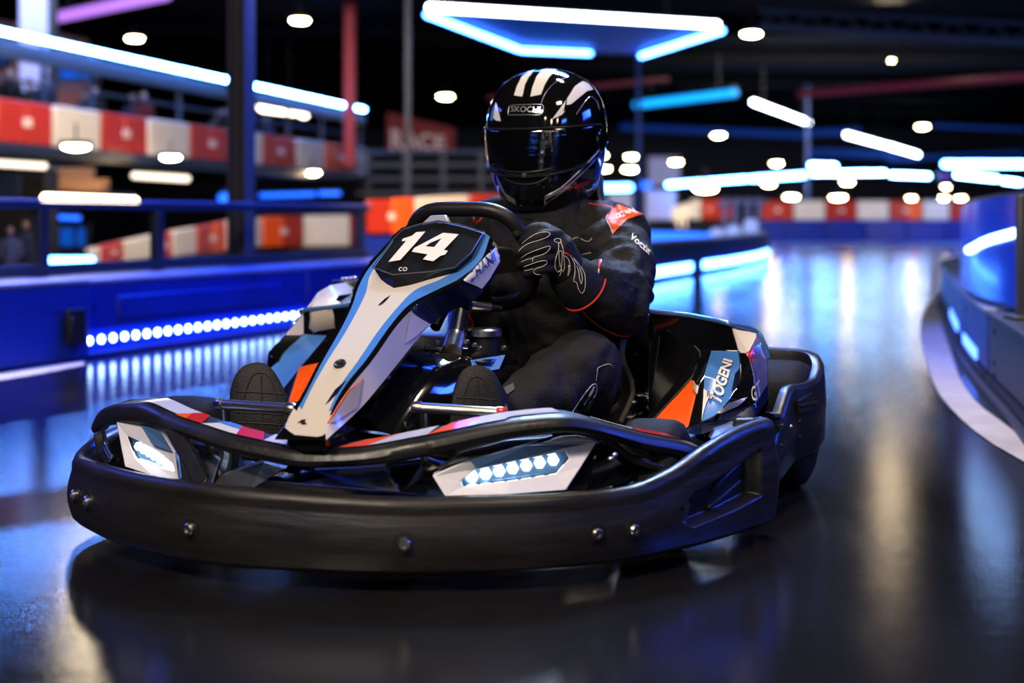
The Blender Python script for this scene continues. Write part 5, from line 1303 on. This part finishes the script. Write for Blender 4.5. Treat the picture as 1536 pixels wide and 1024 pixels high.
# chin vents
decal('vent', ht, zz([(236, 716), (330, 728), (440, 728), (548, 712), (500, 742), (380, 752), (290, 744)]), hTrim, helmet, step=3, off=.003)
piping('vent_lip', ht, [zz([(240, 756), (300, 785), (380, 796), (460, 782), (545, 735)]), zz([(206, 700), (300, 716), (420, 716), (560, 690)])], .0028, hTrim, helmet)
decal('vent_post', ht, zz([(358, 722), (384, 722), (384, 752), (358, 752)]), M('vent_grey', (.12, .11, .1), .4), helmet, step=3, off=.004)
MB().loft([ring(HC + hu * -.168 + hf * .02, .085, .095, hs_, hf), ring(HC + hu * -.178 + hf * .02, .088, .10, hs_, hf), ring(HC + hu * -.182 + hf * .02, .078, .09, hs_, hf)], closed=True).build('neck_roll', hTrim, helmet, sharp=180)
# collar of the suit
cb = MB(); cb.loft([ring(K(.045, 1.15, .685), .112, .098), ring(K(.045, 1.145, .715), .098, .088), ring(K(.045, 1.14, .752), .092, .084), ring(K(.045, 1.14, .756), .084, .076), ring(K(.045, 1.145, .70), .085, .075)], closed=True)
cb.build('collar', sSuit, driver, sharp=180)
# ---------------------------------------------------------------- suit graphics
z6 = lambda pts: [(680 + x * .26076, 260 + y * .26076) for x, y in pts]
PATCH = z6([(946, 182), (990, 196), (1040, 216), (1092, 238), (1050, 246), (1000, 268), (955, 308), (921, 346), (905, 300), (888, 256), (912, 222)])
decal('shoulder_patch', tb, PATCH, sOr, driver, step=3, off=.0025)
text_on('patch_lettering', 'OZARI', z6([(938, 272), (1046, 222), (1026, 204), (926, 242)]), sWhite, driver, tree=tb, bold=.02, off=.0045)
piping('shoulder_piping', tb, [z6([(921, 346), (905, 300), (884, 256), (908, 222), (915, 200), (880, 188), (830, 182), (780, 174)])], .0020, sRed, driver)
piping('shoulder_piping', tb, [z6([(918, 348), (900, 302), (880, 258), (890, 238)])], .0016, sWhite, driver)
text_on('sleeve_lettering', 'Voczir', z6([(1010, 372), (1134, 482), (1128, 430), (1030, 346)]), sWhite, driver, tree=tb, bold=.02, off=.003)
piping('sleeve_stripe', tb, [z6([(858, 458), (845, 500), (836, 550)])], .0030, sRed, driver, longest=True)
piping('sleeve_stripe', tb, [z6([(850, 498), (838, 540), (834, 575)])], .0022, sWhite, driver, longest=True)
piping('chest_line', tb, [z6([(655, 402), (690, 376), (712, 368), (740, 378), (768, 392), (785, 388), (796, 372)]), z6([(660, 482), (700, 474), (722, 462)]), z6([(740, 468), (792, 456)])], .0013, sCream, driver)
piping('chest_line', tb, [z6([(258, 424), (300, 432), (330, 436), (352, 452), (370, 452)])], .0013, sCream, driver)
piping('chest_piping', tb, [[(711, 333), (712, 320), (726, 316)], [(714, 335), (722, 328), (727, 317)]], .0020, sRed, driver)
piping('sleeve_seam', tb, [z6([(716, 752), (750, 800), (800, 848), (850, 886), (900, 912), (955, 932), (1008, 936)])], .0017, sRed, driver)
z7 = lambda pts: [(620 + x * .26076, 460 + y * .26076) for x, y in pts]
piping('knee_logo', tb, [z7([(905, 618), (940, 565), (985, 500), (1030, 448), (1050, 446), (1052, 490), (1030, 535), (1000, 610)]), z7([(1040, 460), (1010, 510), (985, 560), (960, 615)]), z7([(1036, 478), (1008, 530), (1015, 545), (985, 600)]), z7([(930, 618), (950, 590), (945, 612)])], .0014, sWhite, driver, step=2)
piping('leg_seam', tb, [z7([(1060, 352), (1090, 338), (1130, 330), (1150, 350)]), z7([(1060, 352), (1050, 430)])], .0012, sCream, driver)
# ---------------------------------------------------------------- gloves
def finger(b, pts, r):
    b.tube(cr(pts, 14), [r[0] + (r[1] - r[0]) * i / 13 for i in range(14)], 12, round_ends=True)
gl = MB()
KNK = [(836, 352), (840, 369), (840, 386), (835, 402)]
PIP = [(789, 361), (780, 378), (784, 395), (792, 409)]
for i, (k, p) in enumerate(zip(KNK, PIP)):
    D = 3.165 + .006 * abs(i - 1)
    a = at(k[0], k[1], D + .02); m1 = at((k[0] + p[0]) / 2, (k[1] + p[1]) / 2 - 2, D - .012); p1 = at(p[0], p[1], D + .004)
    d1 = at(p[0] - 2, p[1] + 3, D + .034); t1 = at(p[0] + 16, p[1] + 4, D + .055)
    finger(gl, [a, m1, p1, d1, t1], (.0155 - .0008 * i, .0115 - .0006 * i))
gl.ellipsoid(at(828, 376, 3.205), (.040, .030, .058), ((KL + UP * -.25).normalized(), KA, UP), 10)
gl.tube([at(815, 352, 3.205), at(838, 372, 3.20), at(852, 398, 3.215)], [.030, .038, .036], 14, round_ends=True)
gl.tube([at(832, 392, 3.205), at(850, 408, 3.225), at(868, 423, 3.25)], [.034, .038, .046], 16, round_ends=True)
finger(gl, [at(838, 384, 3.235), at(815, 362, 3.255), at(796, 352, 3.25), at(776, 350, 3.235)], (.019, .013))   # thumb along the inside of the rim
gl.ellipsoid(at(807, 350, 3.185), (.034, .026, .026), n=8)
glove = gl.build('glove', sGlove, driver, sharp=180); remesh(glove, .0036, 6)
cf = MB(); ca, cbb = at(848, 407, 3.222), at(876, 432, 3.262); cd = (cbb - ca).normalized()
cf.lathe(ca, cd, [(-.01, .040), (.0, .046), (.03, .055), ((cbb - ca).length, .060), ((cbb - ca).length + .002, .055), (.02, .045)], 32, caps=False)
cf.build('cuff', sGlove, glove, sharp=60)
ec_ = []
nn_ = cd.cross(UP).normalized(); bb_ = cd.cross(nn_)
MB().tube([cbb + (nn_ * math.cos(t) + bb_ * math.sin(t)) * .0598 for t in [2 * math.pi * k / 40 for k in range(41)]], .0028, 8).build('cuff_piping', sRed, glove)
tg = bvh(glove, glove.children[0])
zg = lambda pts: [(760 + x * .15625, 310 + y * .15625) for x, y in pts]
piping('glove_piping', tg, [zg([(148, 355), (200, 310), (260, 272), (320, 250), (390, 244), (416, 260), (390, 290), (320, 318), (220, 350), (150, 392), (112, 432)]),
                            zg([(140, 490), (200, 450), (280, 418), (360, 390), (412, 378), (418, 392), (380, 440), (310, 470), (255, 490), (250, 530)]),
                            zg([(140, 530), (200, 505), (250, 495)]), zg([(165, 576), (240, 548), (320, 522), (380, 518), (388, 538), (350, 570), (290, 590), (262, 612), (270, 640), (310, 650), (375, 645)]), zg([(168, 615), (215, 605), (255, 597)])], .0008, sWhite, glove, step=1.5)
piping('glove_logo', tg, [zg([(455, 315), (480, 305), (515, 312), (520, 340), (490, 345), (458, 330), (455, 315)]), zg([(500, 345), (495, 420), (470, 500), (465, 580), (490, 625), (520, 600), (530, 520), (530, 430), (505, 425), (505, 500), (515, 580)]), zg([(520, 340), (540, 400), (550, 500), (555, 580), (540, 625)]), zg([(530, 600), (515, 650), (508, 668)]),
                          zg([(612, 470), (650, 545), (655, 640), (645, 715), (670, 725), (690, 790), (720, 830), (745, 800), (755, 720), (745, 640), (700, 560), (640, 490)]), zg([(650, 510), (700, 590), (725, 680), (715, 740), (700, 690), (690, 620), (672, 570)]), zg([(560, 470), (590, 500), (605, 560), (598, 660)])], .0009, sWhite, glove, step=1.5)
piping('glove_tag', tg, [zg([(600, 560), (602, 610), (590, 665)])], .003, sCream, glove, step=2)
piping('wrist_piping', tg, [zg([(548, 438), (575, 450), (605, 468)])], .002, sRed, glove, step=2)
# far glove: same hand mirrored about the kart's centre line, behind the wheel rim
gr = MB()
for i in range(4):
    b0 = WC - wl * .150 + wu * (.045 - .026 * i) ; 
    finger(gr, [b0 - wl * .02 + wn * .045, b0 - wl * .028 + wn * .01, b0 - wl * .016 - wn * .026, b0 + wl * .012 - wn * .024, b0 + wl * .022 - wn * .006], (.0155 - .0008 * i, .0115))
gr.ellipsoid(WC - wl * .172 + wn * .048, (.026, .034, .055), (wl, wn, wu), 10)
gr.tube([WC - wl * .172 + wn * .05, WR[1].lerp(WC - wl * .172 + wn * .05, .4), WR[1]], [.036, .036, .046], 14, round_ends=True)
finger(gr, [WC - wl * .165 + wn * .05 + wu * .02, WC - wl * .145 + wn * .03 + wu * .055, WC - wl * .128 + wn * .02 + wu * .075], (.018, .013))
glove2 = gr.build('glove', sGlove, driver, sharp=180); remesh(glove2, .0036, 6)
tg2 = bvh(glove2)
piping('glove_piping', tg2, [[(573, 360), (576, 353), (583, 349), (586, 356), (580, 366), (572, 369), (571, 362)], [(578, 345), (590, 352), (587, 364)]], .0012, sWhite, glove2, step=1.5)
# ---------------------------------------------------------------- racing boots, soles towards the camera
def boot(out, D, tilt, ankle, back):
    o3 = [at(x, y, D + tilt * (y - out[0][1]) / 100) for x, y in out]; o3 = cr(o3, 36, closed=True); c = sum(o3, V((0, 0, 0))) / 36
    fw = (c - ankle); fw.normalize(); bk = -fw
    rws = []
    for d, k in ((-.004, .93), (.0, 1.0), (.014, 1.0), (.018, .95), (.05, .90), (.085, .80)):
        rws.append([c + (p - c) * k + bk * d for p in o3])
    top = rws[-1]; cc_ = c + bk * .085
    rws.append([ankle + (p - cc_) * .62 for p in top])
    rws.append([ankle + bk * .06 + (p - cc_) * .60 for p in top])
    bt = MB().loft(rws[2:], closed=True, caps=True).build('boot', sGlove, driver, sharp=50)
    sl = MB().loft([r for r in rws[:4]], closed=True, caps=True).build('sole', M('boot_sole', (.007, .0068, .0065), .6, bump=(200, .2)), bt, sharp=50)
    t2 = bvh(sl); x0, x1 = min(x for x, y in out), max(x for x, y in out); y0, y1 = min(y for x, y in out), max(y for x, y in out)
    X = lambda f: x0 + (x1 - x0) * f; Y = lambda f: y0 + (y1 - y0) * f
    ln = [[(X(.12), Y(f)), (X(.5), Y(f + .012)), (X(.84), Y(f + .03))] for f in (.34, .46, .58, .70, .82)] + [[(X(.25), Y(.86)), (X(.22), Y(.45)), (X(.36), Y(.16)), (X(.5), Y(.12)), (X(.64), Y(.18)), (X(.76), Y(.5)), (X(.80), Y(.86))], [(X(.5), Y(.14)), (X(.52), Y(.86))]]
    piping('sole_tread', t2, ln, .0016, M('tread', (.03, .027, .024), .5), sl, step=3)
    return bt
bL = boot([(714, 547), (735, 554), (749, 578), (757, 612), (758, 650), (745, 682), (712, 690), (686, 680), (675, 650), (676, 610), (683, 575), (696, 553)], 2.885, -.02, AN[0] + (AN[0] - KN[0]).normalized() * .01, .1)
bR = boot([(386, 543), (404, 549), (418, 568), (432, 600), (440, 630), (436, 660), (400, 672), (362, 668), (346, 650), (344, 610), (348, 575), (362, 551)], 3.045, -.02, AN[1], .1)
piping('lace_stripe', bvh(bL), [[(753, 596), (758, 610), (763, 626)]], .003, sWhite, bL, step=2)
t_ = tb
decal('ankle_tag', tb, z7([(520, 470), (575, 442), (580, 480), (538, 510)]), M('tag_grey', (.10, .095, .085), .6), driver, step=3, off=.003)
# ================================================================ CAMERA, LIGHT
cam = bpy.data.cameras.new('camera'); co = bpy.data.objects.new('camera', cam); COL.objects.link(co); SC.camera = co
co.location = (0, 0, CH); co.rotation_euler = (math.pi / 2, 0, 0)
cam.lens = 50; cam.sensor_width = 36; cam.shift_y = -(512 - HZ) / 1536 ; cam.clip_end = 200; cam.clip_start = .05
cam.dof.use_dof = True; cam.dof.focus_distance = 3.1; cam.dof.aperture_fstop = 2.0
w = bpy.data.worlds.new('world'); SC.world = w; w.use_nodes = True
w.node_tree.nodes['Background'].inputs[0].default_value = (.02, .04, .12, 1); w.node_tree.nodes['Background'].inputs[1].default_value = .10
def area(name, loc, aim, size, power, col, size_y=None, spread=180):
    l = bpy.data.lights.new(name, 'AREA'); l.energy = power; l.color = col; l.size = size; l.spread = math.radians(spread)
    if size_y: l.shape = 'RECTANGLE'; l.size_y = size_y
    o = bpy.data.objects.new(name, l); COL.objects.link(o); o.location = loc
    o.rotation_euler = (V(aim) - V(loc)).to_track_quat('-Z', 'Y').to_euler(); return o
area('warm_track_light', (-1.8, -.4, 3.4), (-.15, 2.8, .3), 1.1, 185, (1.0, .86, .70), 0.45)
area('warm_track_light', (1.2, .6, 4.2), (0.2, 3.3, .5), .7, 60, (1.0, .85, .68), .4)
area('added_blue_fill', (3.2, 3.6, 1.7), (.4, 3.1, .3), 1.4, 9, (.04, .12, 1.0), .4, 60)  # unseen fill added for blue light on the kart's right side
area('added_blue_fill', (-.2, 9.0, 4.2), (-2.0, 7.6, 0), 4.0, 350, (.02, .11, 1.0), .4, 110)  # unseen lamp added to light the left barrier blue
area('added_blue_fill', (-3.5, 5.2, 2.6), (-1.8, 4.6, 0), 2.5, 24, (.10, .16, 1.0), .4, 80)  # unseen fill added for blue light on the left floor
area('added_blue_fill', (2.6, 9.5, 4.2), (3.2, 7.5, 0), 3.0, 35, (.03, .13, 1.0), .4, 60)  # unseen fill added to light the right barrier blue
area('rear_rim_light', (.6, 6.0, 3.6), (.05, 3.6, .85), .8, 14, (.45, .65, 1.0), .25, 40)
area('balcony_light', (-3.0, 15, 4.3), (-5.0, 19, 1.7), 3.0, 250, (1.0, .86, .72), 1.0)
area('added_spectator_fill', (-6.8, 18.5, 4.2), (-4.6, 20.5, 2.0), 2.5, 120, (.6, .75, 1.0), .6)  # unseen lamp added to brighten the spectators
area('ramp_light', (-2.0, 13, 3.4), (-4.4, 17.5, .5), 2.5, 130, (1.0, .88, .75), .8)
area('far_light', (8, 30, 4.3), (10, 40, .9), 6.0, 900, (1.0, .9, .8), 1.0)
area('island_light', (5, 18, 4.0), (4.2, 22, .3), 3.0, 130, (.10, .25, 1.0), 1.0)
area('middle_light', (-.4, 9.0, 3.0), (-1.2, 13, .5), 1.5, 110, (1.0, .78, .58), .5, 90)
area('added_line_fill', (-3.2, 5.6, 3.8), (-2.8, 6.4, 0), .6, 45, (1.0, .88, .75), .3, 60)  # unseen lamp added to brighten the left floor line
area('added_line_fill', (.8, 4.4, 4.3), (2.0, 5.4, 0), .6, 75, (1.0, .84, .66), .3, 100)  # unseen lamp added to brighten the right floor line
area('unseen_hall_lamp', (-5.3, 18.2, 4.45), (-5.1, 15.5, 0), .8, 26, (1.0, .84, .6), .5)
area('unseen_hall_lamp', (6.95, 26.2, 4.45), (6.0, 21, 0), .5, 22, (1.0, .80, .55), .5)  # unseen lamp added to make the warm streak on the right floor
# lamps of the hall behind the photographer
for x, y, z, p, col, sx, sy in ((-1.6, -5, 3.9, 16, (1, .8, .55), .3, .2), (.4, -6.5, 3.9, 16, (1, .8, .55), .3, .2), (2.6, -6, 3.8, 16, (1, .8, .55), .3, .2), (-.6, -9, 3.6, 20, (1, .8, .55), .3, .2), (1.6, -10, 3.4, 20, (1, .8, .55), .3, .2),
                                (4.5, -4, 3.2, 22, (.08, .25, 1), 1.6, .1), (-4.2, -4, 2.8, 22, (.08, .25, 1), 1.6, .1), (3.2, -8, 2.2, 24, (.08, .25, 1), 2.0, .1), (-2.6, -9, 1.6, 20, (.7, .85, 1), 1.2, .08)):
    area('unseen_hall_lamp', (x, y, z), (.1, 3.5, .8), sx, p, col, sy)
SC.view_settings.view_transform = 'Standard'
SC.view_settings.look = 'None'
SC.view_settings.exposure = 0.12
SC.view_settings.gamma = 0.86
c = SC.cycles
c.max_bounces = 6; c.diffuse_bounces = 2; c.glossy_bounces = 4; c.transmission_bounces = 4; c.transparent_max_bounces = 6
c.sample_clamp_indirect = 4; c.sample_clamp_direct = 0; c.caustics_reflective = False; c.caustics_refractive = False
c.use_denoising = True
